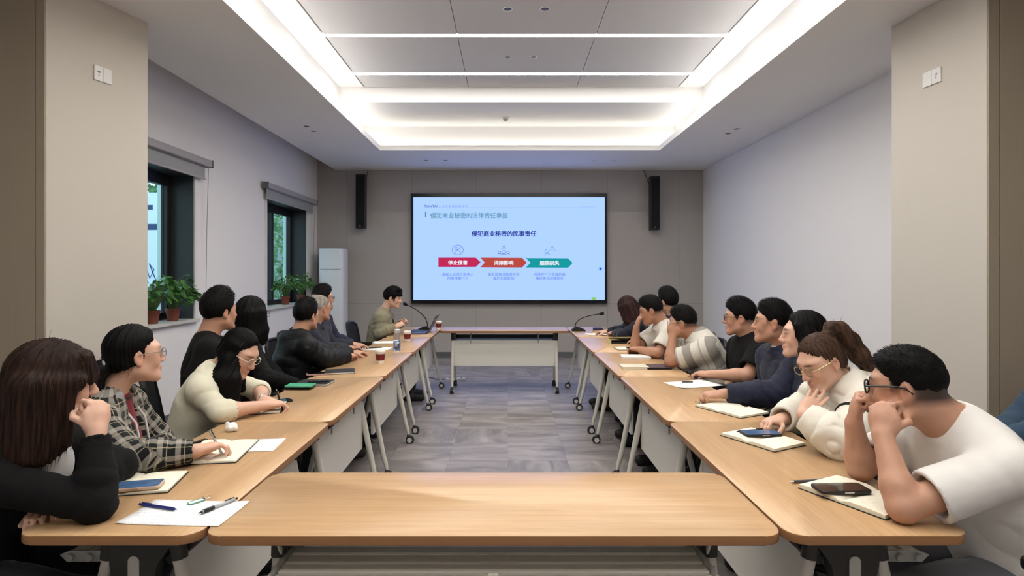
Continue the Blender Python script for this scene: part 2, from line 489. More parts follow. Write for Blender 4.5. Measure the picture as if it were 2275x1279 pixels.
# ------------------------------------------------------------------ windows
M_glass = mat('window_glass', srgb(205, 225, 222), 0.02, trans=1.0, ior=1.12, spec=0.5)
M_trim = mat('white_trim', srgb(232, 230, 226), 0.5)
M_sill = mat('stone_sill', srgb(206, 203, 194), 0.35, var=0.1, vscale=30)
M_reveal = mat('dark_reveal', srgb(58, 62, 64), 0.45)
for wi, (y0, y1) in enumerate(WIN):
    r = empty('window_%d' % (wi + 1), (XL, (y0 + y1) / 2, WZ0)); r['kind'] = 'structure'
    P = lambda *a: (a[0] - XL, a[1] - (y0 + y1) / 2, a[2] - WZ0)
    xo = XL - 0.30
    # dark lining of the deep reveal
    for lo, hi in (((xo, y1 - 0.012, WZ0), (XL - .004, y1 - .001, WZ1)), ((xo, y0 + .001, WZ0), (XL - .004, y0 + 0.012, WZ1)),
                   ((xo, y0, WZ1 - 0.012), (XL - .004, y1, WZ1 - .001))):
        MB().box(P(*lo), P(*hi)).build('reveal_board', M_reveal, r)
    # white flat trim on the wall
    t = 0.05
    for lo, hi in (((XL + .001, y0 - t, WZ0 - .02), (XL + .014, y0, WZ1 + t)), ((XL + .001, y1, WZ0 - .02), (XL + .014, y1 + t, WZ1 + t)),
                   ((XL + .001, y0, WZ1), (XL + .014, y1, WZ1 + t))):
        MB().box(P(*lo), P(*hi)).build('trim', M_trim, r)
    MB().box(P(xo + .02, y0 - .03, WZ0 - .03), P(XL + .05, y1 + .03, WZ0 + .002), 0.004).build('sill', M_sill, r)
    # black frame, mullion and panes
    ym = y0 + (y1 - y0) * 0.5
    for lo, hi in (((xo, y0 + .012, WZ0 + .002), (xo + .07, y0 + .085, WZ1 - .012)), ((xo, y1 - .085, WZ0 + .002), (xo + .07, y1 - .012, WZ1 - .012)),
                   ((xo, ym - .04, WZ0 + .07), (xo + .07, ym + .04, WZ1 - .12)),
                   ((xo, y0 + .085, WZ0 + .002), (xo + .07, y1 - .085, WZ0 + .07)), ((xo, y0 + .085, WZ1 - .12), (xo + .07, y1 - .085, WZ1 - .012))):
        MB().box(P(*lo), P(*hi), 0.004).build('window_frame', M_frame, r)
    for a, b in ((y0 + .085, ym - .04), (ym + .04, y1 - .085)):
        MB().box(P(xo + .03, a, WZ0 + .07), P(xo + .036, b, WZ1 - .12)).build('pane', M_glass, r)

# roller blinds
M_blind = mat('blind_grey', srgb(160, 162, 161), 0.7, bump=0.05, bscale=200)
M_cass = mat('blind_cassette', srgb(170, 166, 167), 0.45)
for wi, ((y0, y1), lab) in enumerate(zip(((4.35, 6.26), (7.72, 9.70)), ('grey roller blind rolled up over the nearer window beside the column', 'grey roller blind rolled up over the far window by the air conditioner'))):
    r = empty('roller_blind', (XL + .02, (y0 + y1) / 2, 2.52)); tag(r, lab, 'blind', 'roller blinds on the window wall')
    h = (y1 - y0) / 2
    MB().box((0, -h, .05), (.085, h, .125), 0.012, 2).build('cassette', M_cass, r)
    MB().box((-.002, h, .045), (.09, h + .012, .13), 0.004).build('end_cap', mat('cap_grey', srgb(110, 108, 108), .5), r)
    MB().box((-.002, -h - .012, .045), (.09, -h, .13), 0.004).build('end_cap', MATS['cap_grey'], r)
    MB().box((.03, -h + .06, -.07), (.033, h - .06, .06)).build('fabric', M_blind, r)
    MB().box((.022, -h + .06, -.09), (.042, h - .06, -.065), .004).build('bottom_rail', M_cass, r)
    MB().tube([(.05, h - .02, .05), (.03, h - .015, -.6), (.02, h - .015, -1.25), (.03, h - .02, -.6), (.055, h - .03, .05)], 0.003, 6).build('bead_chain', mat('chain_grey', srgb(150, 148, 146), .4), r)

# what stands outside
gnd = MB().box((-16, -2, -0.6), (XL - .5, 26, -0.5)).build('ground', mat('paving_out', srgb(150, 152, 148), .9, var=.2, vscale=2)); gnd['kind'] = 'structure'
M_out = mat('pale_render', srgb(176, 196, 190), .8, var=.06, vscale=2)
tag(MB().box((-4.5, 7.5, -0.5), (-4.3, 7.7, 4.0), .01).build('outside_pillar', M_out), 'pale grey green pillar outside the nearer window', 'pillar')
tag(MB().box((-4.5, 11.7, -0.5), (-4.3, 11.9, 4.0), .01).build('outside_pillar', M_out), 'pale grey green pillar outside the far window', 'pillar')
# white banner with dark marks on two posts
bn = empty('banner', (-6.3, 9.9, -0.5)); tag(bn, 'white printed banner standing outside the nearer window', 'banner')
MB().box((-.5, -.01, 1.2), (.42, .01, 3.3)).build('sheet', mat('banner_white', srgb(214, 226, 240), .6), bn)
for x in (-.5, .42): MB().tube([(x, 0.02, 0), (x, 0.02, 3.4)], .02, 8).build('post', M_chrome, bn)
M_mark = mat('banner_mark', srgb(52, 70, 110), .7)
for (x, z, sx, sz, m_) in ((.25, 3.05, .05, .04, M_mark), (.30, 2.72, .1, .05, M_mark), (.3, 1.62, .12, .05, mat('banner_red', srgb(150, 60, 55), .7)),
                       (.3, 1.48, .12, .025, MATS['banner_red']), (.28, 1.3, .08, .03, M_mark)):
    MB().box((x - sx, -.014, z - sz), (x + sx, -.011, z + sz)).build('print_mark', m_, bn)
MB().tube([(.18, -.013, 2.05), (.25, -.013, 1.85), (.32, -.013, 2.0), (.24, -.013, 2.1), (.36, -.013, 1.8)], .008, 5).build('print_mark', M_mark, bn)

def leaf_cloud(n, sc, R, seed):
    rng = np.random.default_rng(seed)
    mb_v, mb_f = [], []
    d = rng.normal(size=(n, 3)); d /= np.linalg.norm(d, axis=1)[:, None]
    p = d * (rng.random(n) ** (1 / 3.))[:, None] * np.array(R)
    for i in range(n):
        a = nz(rng.normal(size=3)); b = nz(np.cross(a, rng.normal(size=3))); s_ = sc * (0.6 + .8 * rng.random())
        k = len(mb_v)
        mb_v += [p[i] - a * s_, p[i] + b * s_ * .45, p[i] + a * s_, p[i] - b * s_ * .45]
        mb_f.append((k, k+1, k+2, k+3))
    me = bpy.data.meshes.new('foliage'); me.from_pydata([tuple(v) for v in mb_v], [], mb_f); return me
M_leafout = mat('tree_leaf', srgb(96, 138, 92), .55, var=.45, vscale=5)
M_bark = mat('bark', srgb(84, 74, 62), .9, bump=.5, bscale=20)
for k, (x, y, h, R, lab) in enumerate(((-6.6, 15.5, 3.0, (1.5, 1.6, 2.2), 'leafy green tree outside the far window'),
                                    (-7.4, 12.4, 3.4, (1.2, 1.3, 1.8), 'leafy green tree behind the white banner outside'),
                                    (-9.5, 20.0, 3.2, (2.4, 2.5, 2.6), 'large distant tree beyond the two windows'),
                                    (-5.9, 17.5, 1.0, (1.0, 1.6, 1.2), 'low green bush outside the far window'))):
    r = empty('tree', (x, y, -.5)); tag(r, lab, 'tree')
    MB().tube([(0, 0, 0), (.05, .03, h * .5), (0, 0, h)], [.14, .11, .06], 8).build('trunk', M_bark, r, True)
    f = link('foliage', leaf_cloud(1500, .10, R, k), M_leafout, r); f.location = (0, 0, h + .3); f['kind'] = 'stuff'
tag(MB().box((-14, 24, -.5), (-3.5, 24.3, 6)).build('outside_building', mat('far_render', srgb(150, 160, 160), .8, var=.15, vscale=1)), 'grey building wall far outside the windows', 'building')
# ================================================================== SCREEN, SPEAKERS, AC, SWITCHES
YW = YB - 0.006
sx0, sy0 = W(913, 430, 9.92)[0], W(913, 430, 9.92)[2]
sx1, sy1 = W(1349, 674, 9.92)[0], W(1349, 674, 9.92)[2]
scr = empty('presentation_screen', ((sx0 + sx1) / 2, YW, sy1)); tag(scr, 'large wall screen in black frame showing a light blue slide', 'screen')
cx_, cz_ = (sx0 + sx1) / 2, sy1
bw = 0.042
SH = sy0 - sy1; SW = (sx1 - sx0) / 2
MB().box((-SW + .01, -.07, .01), (SW - .01, -.002, SH - .01)).build('back_case', M_black, scr)
for lo, hi in (((-SW, -.095, SH - .062), (SW, -.07, SH)), ((-SW, -.095, 0), (SW, -.07, .058)), ((-SW, -.095, .058), (-SW + bw, -.07, SH - .062)), ((SW - bw, -.095, .058), (SW, -.07, SH - .062))):
    MB().box(lo, hi, .004).build('bezel', mat('screen_bezel', srgb(22, 20, 24), .22), scr)
SCOL = srgb(178, 214, 255); SCOL = (SCOL[0], SCOL[1], 1.6, 1)     # bright bluish display
SE = 1.0 / 2 ** SC.view_settings.exposure          # a display: reads as itself at this exposure
disp = MB().box((-SW + bw, -.078, .058), (SW - bw, -.072, SH - .062)).build('display', emat('slide_blue', SCOL, SE), scr)
def on_screen(px_, py_):
    p = W(px_, py_, 9.92); return p[0] - cx_, p[2] - cz_
def stext(body, px_, py_, width_px, col, bold=0.0, space=1.0):
    me = text_mesh(body, 0.12, 0.0, space)
    if bold:                                  # heavier strokes: the glyph outlines repeated with small shifts
        vs = [v.co.copy() for v in me.vertices]; fs = [tuple(p.vertices) for p in me.polygons]; n_v = len(vs); V_ = []; F_ = []
        for q, (dx, dy) in enumerate(((0, 0), (bold, 0), (0, bold), (bold, bold))):
            V_ += [(v.x + dx, v.y + dy, q * .0004) for v in vs]; F_ += [tuple(k + q * n_v for k in f) for f in fs]
        me = bpy.data.meshes.new('slide_text'); me.from_pydata(V_, [], F_)
    xs = [v.co.x for v in me.vertices]; zs_ = [v.co.y for v in me.vertices]
    k = (width_px * 9.92 / FPX) / (max(xs) - min(xs)); mx_, mz_ = (max(xs) + min(xs)) / 2, (max(zs_) + min(zs_)) / 2
    o = link('slide_text', me, emat('ink_%d_%d_%d' % col, srgb(*col), SE), scr)
    X, Z = on_screen(px_, py_)
    o.rotation_euler = (PI / 2, 0, 0); o.scale = (k, k, k); o.location = (X - mx_ * k, -.0795, Z - mz_ * k)
    return o
def spoly(pts, col, name='slide_shape', d=-.0787):
    mb = MB(); P = [on_screen(*p) for p in pts]
    mb.add([(x, d, z) for x, z in P], [tuple(range(len(P)))])
    return mb.build(name, emat('ink_%d_%d_%d' % col, srgb(*col), SE), scr)
def sline(pts, col, wpx=1.0, name='slide_icon'):
    r = wpx * 9.92 / FPX / 2
    P = [on_screen(*p) for p in pts]
    return MB().tube([(x, -.079, z) for x, z in P], r, 5).build(name, emat('ink_%d_%d_%d' % col, srgb(*col), SE), scr)
stext('TIANTAI', 957, 458, 29, (84, 104, 140), .003)
stext('山东天泰律师事务所', 1007, 458.5, 64, (130, 158, 200), 0, 1.25)
sline([(1040, 461.5), (1323, 461.5)], (120, 150, 190), .7)
sline([(1289, 458), (1323, 458)], (150, 178, 216), 1.2)
spoly([(944.5, 470), (947, 470), (947, 482.5), (944.5, 482.5)], (84, 130, 130))
stext('侵犯商业秘密的法律责任承担', 1042, 478.5, 172, (100, 154, 142), .003)
stext('侵犯商业秘密的民事责任', 1119.5, 519, 144, (44, 58, 132), .006)
spoly([(974, 572), (1057, 572), (1068, 582.5), (1057, 593), (974, 593)], (196, 44, 88))
spoly([(1067, 572), (1160, 572.5), (1170, 583.5), (1160, 594), (1067, 593.5), (1077, 583)], (188, 76, 66))
spoly([(1168, 573), (1262, 573.5), (1272, 584), (1262, 594.5), (1168, 594), (1179, 583.5)], (24, 156, 160))
stext('停止侵害', 1017, 583, 43, (240, 244, 255), .006)
stext('消除影响', 1119, 583.5, 43, (240, 244, 255), .006)
stext('赔偿损失', 1221, 584, 43, (240, 244, 255), .006)
for a, b, x, w1, w2 in (('侵权人必须立即停止', '所有侵害行为', 1017, 70, 46), ('采取措施消除侵权造', '成的负面影响', 1119, 70, 47), ('因侵权行为造成的直', '接损失和间接损失', 1221, 70, 62)):
    stext(a, x, 609.5, w1, (92, 116, 172)); stext(b, x, 618, w2, (92, 116, 172))
ic = (104, 112, 172)
sline([(1017 + 12.5 * math.cos(a), 555 + 11 * math.sin(a)) for a in np.linspace(0, 2 * PI, 28)], ic, 1.0)
sline([(1009, 563), (1025.5, 547)], ic, .9); sline([(1010, 549), (1024, 561)], ic, 1.0)
sline([(1010, 552), (1013, 548), (1017, 549), (1018, 553), (1014, 556), (1011, 554), (1010, 552)], ic, .8)
i2 = (84, 108, 146)
sline([(1115, 545), (1124, 553)], i2, 1.0); sline([(1124, 545), (1115, 553)], i2, 1.0)
for x, r_ in ((1110, 3), (1119.5, 4.6), (1129, 3)):
    sline([(x + r_ * math.cos(a), 560.5 + r_ * .9 * math.sin(a)) for a in np.linspace(0, 2 * PI, 14)], i2, .9)
    sline([(x - r_ - 1, 566), (x - 2, 563.5), (x + 2, 563.5), (x + r_ + 1, 566)], i2, .9)
i3 = (64, 134, 138)
sline([(1227, 546), (1234, 557), (1220.5, 557), (1227, 546)], i3, .9); sline([(1227, 549), (1227, 554)], i3, .9)
sline([(1216, 554), (1211, 556), (1210, 560), (1215, 562), (1219, 559)], i3, 1.0); sline([(1209, 567), (1215, 562), (1222, 566)], i3, 1.0)
spoly([(1314, 660), (1324, 660), (1324, 666), (1314, 666)], (140, 206, 92))
spoly([(1334 + 4.5 * math.cos(a), 597 + 4.5 * math.sin(a)) for a in np.linspace(0, 2 * PI, 14)[:-1]], (138, 186, 250))
spoly([(1334 + 2 * math.cos(a), 597 + 2 * math.sin(a)) for a in np.linspace(0, 2 * PI, 10)[:-1]], (40, 84, 190), d=-.0792)

# wall loudspeakers
for (xc, ztop, zbot, rot, lab) in ((-2.46, 3.09, 2.185, -3, 'black column loudspeaker on wall left of the screen'), (2.46, 3.06, 2.16, 3, 'black column loudspeaker on wall right of the screen')):
    r = empty('column_speaker', (xc, YW, zbot)); tag(r, lab, 'loudspeaker', 'column loudspeakers beside the screen')
    h = ztop - zbot
    b = MB().box((-.078, -.24, 0), (.078, -.10, h), .008, 2).build('cabinet', M_black, r)
    MB().box((-.066, -.246, .03), (.066, -.241, h - .03), .002).build('grille', mat('speaker_grille', srgb(14, 14, 14), .8, bump=.5, bscale=400), r)
    for z in (h * .25, h * .75): MB().box((-.02, -.10, z - .03), (.02, 0, z + .03), .003).build('wall_bracket', M_blackmetal, r)
    MB().lathe([(.012, 0), (.012, .003)], (0, 0, 0), 14).build('badge', mat('badge_grey', srgb(120, 120, 120), .4), r).matrix_local = Matrix.Translation((0, -.247, .045)) @ Matrix.Rotation(PI / 2, 4, 'X')
    pts = [(-.02, -.02, h - .2), (-.11 if xc > 0 else .07, -.01, h + .06), (-.14 if xc > 0 else .075, -.01, h + .13)]
    MB().tube(pts, .006, 6).build('cable', mat('cable_grey', srgb(80, 76, 74), .6), r)

# floor standing air conditioner
a = empty('air_conditioner', (-2.88, 9.68, 0)); tag(a, 'tall white floor standing air conditioner in the far left corner', 'air conditioner')
M_ac = mat('ac_white', srgb(226, 230, 234), .35)
MB().prism(rrect(-.2, .2, -.18, .18, .06, 5), .03, 1.84, .02, 3).build('body', M_ac, a, True)
MB().prism(rrect(-.19, .19, -.17, .17, .05, 5), 0, .03).build('plinth', M_bracket, a)
MB().box((-.165, -.187, 1.50), (.165, -.178, 1.503)).build('panel_seam', M_groove, a)
MB().box((-.165, -.187, .42), (.165, -.178, .424)).build('panel_seam', M_groove, a)
MB().box((-.206, -.1, .9), (-.199, .1, 1.5), .002).build('side_vent', mat('vent_grey', srgb(120, 126, 126), .5), a)

# wall sockets on the columns
def socket(P0, P1, z0, z1, lab):
    """plate on a vertical face from P0 to P1 (xy)"""
    P0 = np.array([*P0, 0.]); P1 = np.array([*P1, 0.])
    d = nz(P1 - P0); n = np.cross(d, [0, 0, 1.]); n = n if n[0] * (1 if P0[0] < 0 else -1) > 0 else -n
    c = (P0 + P1) / 2 + np.array([0, 0, (z0 + z1) / 2]); L_ = np.linalg.norm(P1 - P0)
    r = empty('wall_socket', c); tag(r, lab, 'socket', 'double wall sockets on the columns')
    hz = (z1 - z0) / 2
    for sgn, nm in ((-1, 'plate'), (1, 'plate')):
        MB().obox(n * .005 + d * sgn * L_ / 4, [d, [0, 0, 1], n], (L_ / 4 - .001, hz, .005), .003, 2).build('plate', M_trim, r)
    for u, v in ((-.012, .008), (.012, .008), (0, -.014)):
        MB().obox(n * .0105 + d * (u * .5 - L_ / 4) + np.array([0, 0, v]), [d, [0, 0, 1], n], (.002, .006, .0006)).build('slot', M_black, r)
def colL(px_):       # point of the left column side face at an image column
    k = (px_ - VPX) / FPX; m_ = (cl_pts[0][0] - cl_pts[3][0]) / (cl_pts[0][1] - cl_pts[3][1])
    y = (cl_pts[3][0] - m_ * cl_pts[3][1]) / (k - m_); return (k * y, y)
def colR(px_):
    k = (px_ - VPX) / FPX; m_ = (cr_pts[0][0] - cr_pts[1][0]) / (cr_pts[0][1] - cr_pts[1][1])
    y = (cr_pts[1][0] - m_ * cr_pts[1][1]) / (k - m_); return (k * y, y)
p0, p1 = colL(207), colL(246); zc = W(0, 166, (p0[1] + p1[1]) / 2)[2]
socket(p0, p1, zc - .048, zc + .048, 'white double wall socket high on the left column')
p0, p1 = colR(2093), colR(2052); zc = W(0, 172, (p0[1] + p1[1]) / 2)[2]
socket(p0, p1, zc - .048, zc + .048, 'white double wall socket high on the right column')

# ================================================================== TABLES
TZ = 0.75
M_edge = mat('edge_band', srgb(150, 108, 70), .45, var=.12, vscale=3, stretch=(2, 2, 60))
def make_table(L_, label):
    """length along local x, inner side (modesty panel) at -y, user side at +y; origin on floor"""
    r = empty('folding_table')
    D = 0.495
    hx, hy = L_ / 2, D / 2
    MB().prism(rrect(-hx + .001, hx - .001, -hy, hy, .055, 6), TZ - .026, TZ, .003, 2).build('table_top', M_wood, r, True, math.radians(50))
    top_me = r.children[0].data; top_me.materials.append(M_edge); top_me.materials.append(M_tablewhite)
    for p in top_me.polygons:
        if abs(p.normal.z) < .5: p.material_index = 1
        elif p.normal.z < -.5: p.material_index = 2
    lx = hx - .15
    # cross bar and modesty board with clips
    MB().box((-lx, -.045, .635), (lx, -.005, .685), .004).build('cross_bar', M_blackmetal, r)
    mp_ = MB().prism(rrect(-lx - .005, lx + .005, .315, .625, .02, 4), -.135, -.121, axis='y').build('modesty_panel', M_modesty, r)
    for x in (-lx + .22, lx - .22):
        MB().box((x - .006, -.142, .59), (x + .006, -.136, .70)).build('clip', mat('clip_grey', srgb(150, 148, 142), .4), mp_)
        MB().box((x - .006, -.136, .69), (x + .006, -.03, .70)).build('clip_arm', MATS['clip_grey'], mp_)
    for sx in (-1, 1):
        x = sx * lx
        # bracket under the top
        br = MB().prism([(-.155, .722), (.085, .722), (.07, .60), (.055, .52), (-.055, .52), (-.06, .61)], x - .022, x + .022, .006, 2, axis='x').build('bracket', M_bracket, r, True)
        bt = MB().prism(rrect(-.016, .016, .555, .635, .0155, 6), x + sx * .0225 - .002, x + sx * .0225 + .004, axis='x').build('release_button', mat('button_white', srgb(196, 196, 188), .5), br)
        MB().obox((x - sx * .03, -.15, .66), [[1, 0, 0], nz([0, -.7, .55]), nz([0, .55, .7])], (.012, .10, .014), .003).build('brace', M_bracket, br)
        for sy, yt in ((-1, -.115), (1, .08)):
            foot = sy * .232
            yk = yt + (foot - yt) * .80
            lg = MB().tube([(x, yt, .64), (x, yt + (foot - yt) * .4, .40), (x, yk, .165), (x, foot - sy * .008, .115), (x, foot, .075)], [.019, .0185, .017, .015, .011], 12).build('leg', M_tablewhite, r, True)
            MB().tube([(x, yt - (foot - yt) * .05, .700), (x, yt + (foot - yt) * .05, .620)], [.026, .0225], 12).build('leg_socket', M_bracket, lg, True)
            cs = MB()
            cs.lathe([(.010, .058), (.016, .066), (.010, .078)], (x, foot, 0), 10)
            cs.build('caster_stem', M_bracket, lg, True)
            for k in (-1, 1):
                wv = MB(); rim = [(x + k * .017 + dx, 0) for dx in (0,)]
                wv.tube([(x + k * .006, foot + sy * .012, .031), (x + k * .022, foot + sy * .012, .031)], .031, 18)
                wv.build('caster_wheel', M_rubber, lg, True)
                MB().tube([(x + k * .022, foot + sy * .012, .031), (x + k * .0245, foot + sy * .012, .031)], .021, 16).build('caster_hub', M_hub, lg, True)
            MB().tube([(x - .004, foot + sy * .012, .031), (x + .004, foot + sy * .012, .031)], .036, 16).build('caster_fork', M_bracket, lg, True)
    # slatted under shelf on the user side
    for y in (.045, .10, .155, .21):
        MB().box((-lx + .03, y - .022, .607), (lx - .03, y + .022, .619), .003).build('shelf_slat', M_slat, r)
    MB().box((-.014, .02, .600), (.014, .235, .6065)).build('shelf_strap', M_slat, r)
    MB().box((-.014, .226, .6065), (.014, .238, .64)).build('shelf_strap', M_slat, r)
    for sx in (-1, 1):
        x = sx * (lx - .024)
        e = MB().prism([(.02, .598), (.225, .598), (.245, .618), (.215, .63), (.02, .63)], x - .004, x + .004, axis='x').build('shelf_end', M_clear, r)
        for y in (.045, .10, .155, .21):
            MB().tube([(x - .006, y, .613), (x + sx * .016, y, .613)], .011, 10).build('stud', M_clear, e, True)
        MB().obox((x + sx * .012, .115, .66), [[1, 0, 0], nz([0, .07, .11]), nz([0, .11, -.07])], (.003, .07, .006)).build('hanger_arm', M_tablewhite, e)
    return r
TL = 1.19
Y0T = 1.555
XLc, XRc = -1.0755, 0.9975
proto = make_table(TL, '')
ords = ['nearest', 'second', 'third', 'fourth', 'farthest']
gl, gr = 'folding tables of the window side row', 'folding tables of the white wall side row'
def rowlab(k, side):
    t_ = {0: 'the one nearest the front table', 1: 'second from the front table', 2: 'the middle one', 3: 'fourth from the front table', 4: 'the one at the screen end'}[k]
    return 'beech topped folding table in the %s row, %s' % (side, t_)
first = True
for k in range(5):
    for side in (0, 1):
        o = proto if first else copy_tree(proto)
        first = False
        o.location = ((XLc, XRc)[side], Y0T + TL * (k + .5), 0)
        o.rotation_euler = (0, 0, PI / 2 if side == 0 else -PI / 2)
        tag(o, rowlab(k, ('window side', 'white wall side')[side]), 'table', (gl, gr)[side])
lt = make_table(1.562, '')
lt.location = (-0.039, Y0T + .2475, 0); lt.rotation_euler = (0, 0, PI)
tag(lt, 'long beech folding table across the front, nearest the camera, with nothing on it', 'table', 'long end tables')
lt2 = copy_tree(lt); lt2.location = (-0.039, Y0T + TL * 5 - .2475, 0); lt2.rotation_euler = (0, 0, 0)
tag(lt2, 'long folding table across the far end below the screen', 'table', 'long end tables')
# ================================================================== PEOPLE
class Field:
    """smooth union of rounded shapes, turned into one continuous surface"""
    def __init__(s): s.pr = []
    def cap(s, a, b, ra, rb, k=.02, sq=None, sub=False, flat=False):
        s.pr.append(('c', np.asarray(a, float), np.asarray(b, float), ra, rb, k, sq, sub, flat)); return s
    def ell(s, c, R, r, k=.02, sub=False):
        s.pr.append(('e', np.asarray(c, float), np.asarray(R, float), np.asarray(r, float), k, sub)); return s
    def tor(s, c, ax, R, r, k=.01):
        s.pr.append(('t', np.asarray(c, float), nz(ax), R, r, k)); return s
    def plane(s, p, n, k=.006):
        """cut away everything on the side the normal points to"""
        s.pr.append(('p', np.asarray(p, float), nz(n), k)); return s
    def bb(s, q):
        if q[0] == 'c':
            m = max(q[3], q[4]); return np.minimum(q[1], q[2]) - m, np.maximum(q[1], q[2]) + m
        if q[0] == 'e':
            m = np.sqrt(((q[2] * q[3][:, None]) ** 2).sum(0)); return q[1] - m, q[1] + m
        if q[0] == 't':
            m = q[3] + q[4]; return q[1] - m, q[1] + m
    def surface(s, h):
        adds = [q for q in s.pr if not (q[0] == 'p' or (q[0] == 'c' and q[7]) or (q[0] == 'e' and q[5]))]
        B = [s.bb(q) for q in adds]
        lo = np.min([b[0] for b in B], 0) - 3 * h; hi = np.max([b[1] for b in B], 0) + 3 * h
        n = np.ceil((hi - lo) / h).astype(int) + 1
        A = np.full(n, .05, np.float32)
        ax = [(lo[i] + h * np.arange(n[i])).astype(np.float32) for i in range(3)]
        for q in s.pr:
            if q[0] == 'p':
                d = ((ax[0] - q[1][0]) * q[2][0])[:, None, None] + ((ax[1] - q[1][1]) * q[2][1])[None, :, None] + ((ax[2] - q[1][2]) * q[2][2])[None, None, :]
                A = np.maximum(A, d); continue
            k = q[5] if q[0] in 'ct' else q[4]
            l_, h_ = s.bb(q); m = k + 2 * h + .004
            i0 = np.clip(np.floor((l_ - m - lo) / h).astype(int), 0, n - 1); i1 = np.clip(np.ceil((h_ + m - lo) / h).astype(int) + 1, 1, n)
            if (i1 <= i0).any(): continue
            X = ax[0][i0[0]:i1[0], None, None]; Y = ax[1][None, i0[1]:i1[1], None]; Z = ax[2][None, None, i0[2]:i1[2]]
            if q[0] == 'c':
                a, b, ra, rb, _, sq, sub, flat = q[1:]
                ab = b - a; L2 = max(float(ab @ ab), 1e-9)
                x, y, z = X - a[0], Y - a[1], Z - a[2]
                tt = (x * ab[0] + y * ab[1] + z * ab[2]) / L2
                t = np.clip(tt, 0, 1)
                x = x - t * ab[0]; y = y - t * ab[1]; z = z - t * ab[2]
                q2 = x * x + y * y + z * z
                r = ra + (rb - ra) * t
                if sq is not None:
                    nn, f = sq; qn = x * nn[0] + y * nn[1] + z * nn[2]
                    d = (np.sqrt(q2 + qn * qn * (1 / f ** 2 - 1)) - r) * (f * .5 + .5 * 1.0) * .85
                else:
                    d = np.sqrt(q2) - r
                if flat: d = np.maximum(d, (tt - 1) * math.sqrt(L2))
            elif q[0] == 'e':
                c, R, r, _, sub = q[1:]
                x, y, z = X - c[0], Y - c[1], Z - c[2]
                k0 = 0; k1 = 0
                for i in range(3):
                    li = (x * R[i][0] + y * R[i][1] + z * R[i][2]) / r[i]
                    k0 = k0 + li * li; k1 = k1 + (li / r[i]) ** 2
                k0 = np.sqrt(k0); k1 = np.sqrt(k1) + 1e-6
                d = k0 * (k0 - 1) / k1
            else:
                c, nrm, R_, r_, _ = q[1:]; sub = False
                x, y, z = X - c[0], Y - c[1], Z - c[2]
                hn = x * nrm[0] + y * nrm[1] + z * nrm[2]
                rr = np.sqrt(np.maximum(x * x + y * y + z * z - hn * hn, 0)) - R_
                d = np.sqrt(rr * rr + hn * hn) - r_
            S = A[i0[0]:i1[0], i0[1]:i1[1], i0[2]:i1[2]]
            if sub:
                e = -d; hh = np.maximum(k - np.abs(S - e), 0) / k
                S[...] = np.maximum(S, e) + hh * hh * k * .25
            else:
                hh = np.maximum(k - np.abs(S - d), 0) / k
                S[...] = np.minimum(S, d) - hh * hh * k * .25
        A[0] = A[-1] = .05; A[:, 0] = A[:, -1] = .05; A[:, :, 0] = A[:, :, -1] = .05
        ins = A < 0
        strides = np.array([n[1] * n[2], n[2], 1])
        Af = A.ravel()
        cells, pts, quads = [], [], []
        for d in range(3):
            sl0 = [slice(None)] * 3; sl1 = [slice(None)] * 3
            sl0[d] = slice(0, -1); sl1[d] = slice(1, None)
            idx = np.argwhere(ins[tuple(sl0)] != ins[tuple(sl1)])
            if len(idx) == 0: continue
            fi = idx @ strides
            a = Af[fi]; b = Af[fi + strides[d]]
            t = a / (a - b)
            P = idx.astype(np.float64); P[:, d] += t
            e1, e2 = (d + 1) % 3, (d + 2) % 3
            c4 = [fi - strides[e1] - strides[e2], fi - strides[e2], fi, fi - strides[e1]]
            for c in c4: cells.append(c); pts.append(P)
            Q = np.stack(c4, 1); neg = a >= 0
            Q[neg] = Q[neg][:, ::-1]; quads.append(Q)
        cells = np.concatenate(cells); pts = np.concatenate(pts); quads = np.concatenate(quads)
        u, inv = np.unique(cells, return_inverse=True)
        cnt = np.bincount(inv)
        V = np.stack([np.bincount(inv, pts[:, i]) / cnt for i in range(3)], 1) * h + lo
        Q = np.searchsorted(u, quads)
        return V, Q

def relax(V, Q, it=1, f=.5):
    for _ in range(it):
        acc = np.zeros_like(V); c = np.zeros(len(V))
        for i in range(4):
            a, b = Q[:, i], Q[:, (i + 1) % 4]
            for j in range(3):
                acc[:, j] += np.bincount(a, V[b, j], len(V)) + np.bincount(b, V[a, j], len(V))
            c += np.bincount(a, minlength=len(V)) + np.bincount(b, minlength=len(V))
        V = V * (1 - f) + f * acc / c[:, None]
    return V

def normals(V, Q):
    nr = np.cross(V[Q[:, 2]] - V[Q[:, 0]], V[Q[:, 3]] - V[Q[:, 1]])
    N_ = np.stack([sum(np.bincount(Q[:, i], nr[:, j], len(V)) for i in range(4)) for j in range(3)], 1)
    return N_ / (np.linalg.norm(N_, axis=1)[:, None] + 1e-12)

def qmesh(name, V, Q, col=None, cl=None):
    me = bpy.data.meshes.new(name)
    me.vertices.add(len(V)); me.vertices.foreach_set('co', V.astype(np.float32).ravel())
    me.loops.add(len(Q) * 4); me.loops.foreach_set('vertex_index', Q.astype(np.int32).ravel())
    me.polygons.add(len(Q)); me.polygons.foreach_set('loop_start', np.arange(0, len(Q) * 4, 4, dtype=np.int32))
    me.polygons.foreach_set('use_smooth', np.ones(len(Q), bool))
    if col is not None:
        a = me.attributes.new('tint', 'FLOAT_COLOR', 'POINT')
        a.data.foreach_set('color', np.concatenate([col, np.ones((len(V), 1))], 1).astype(np.float32).ravel())
    if cl is not None:
        a = me.attributes.new('cloth', 'FLOAT_VECTOR', 'POINT'); a.data.foreach_set('vector', cl.astype(np.float32).ravel())
    me.update(calc_edges=True); me.validate()
    return me

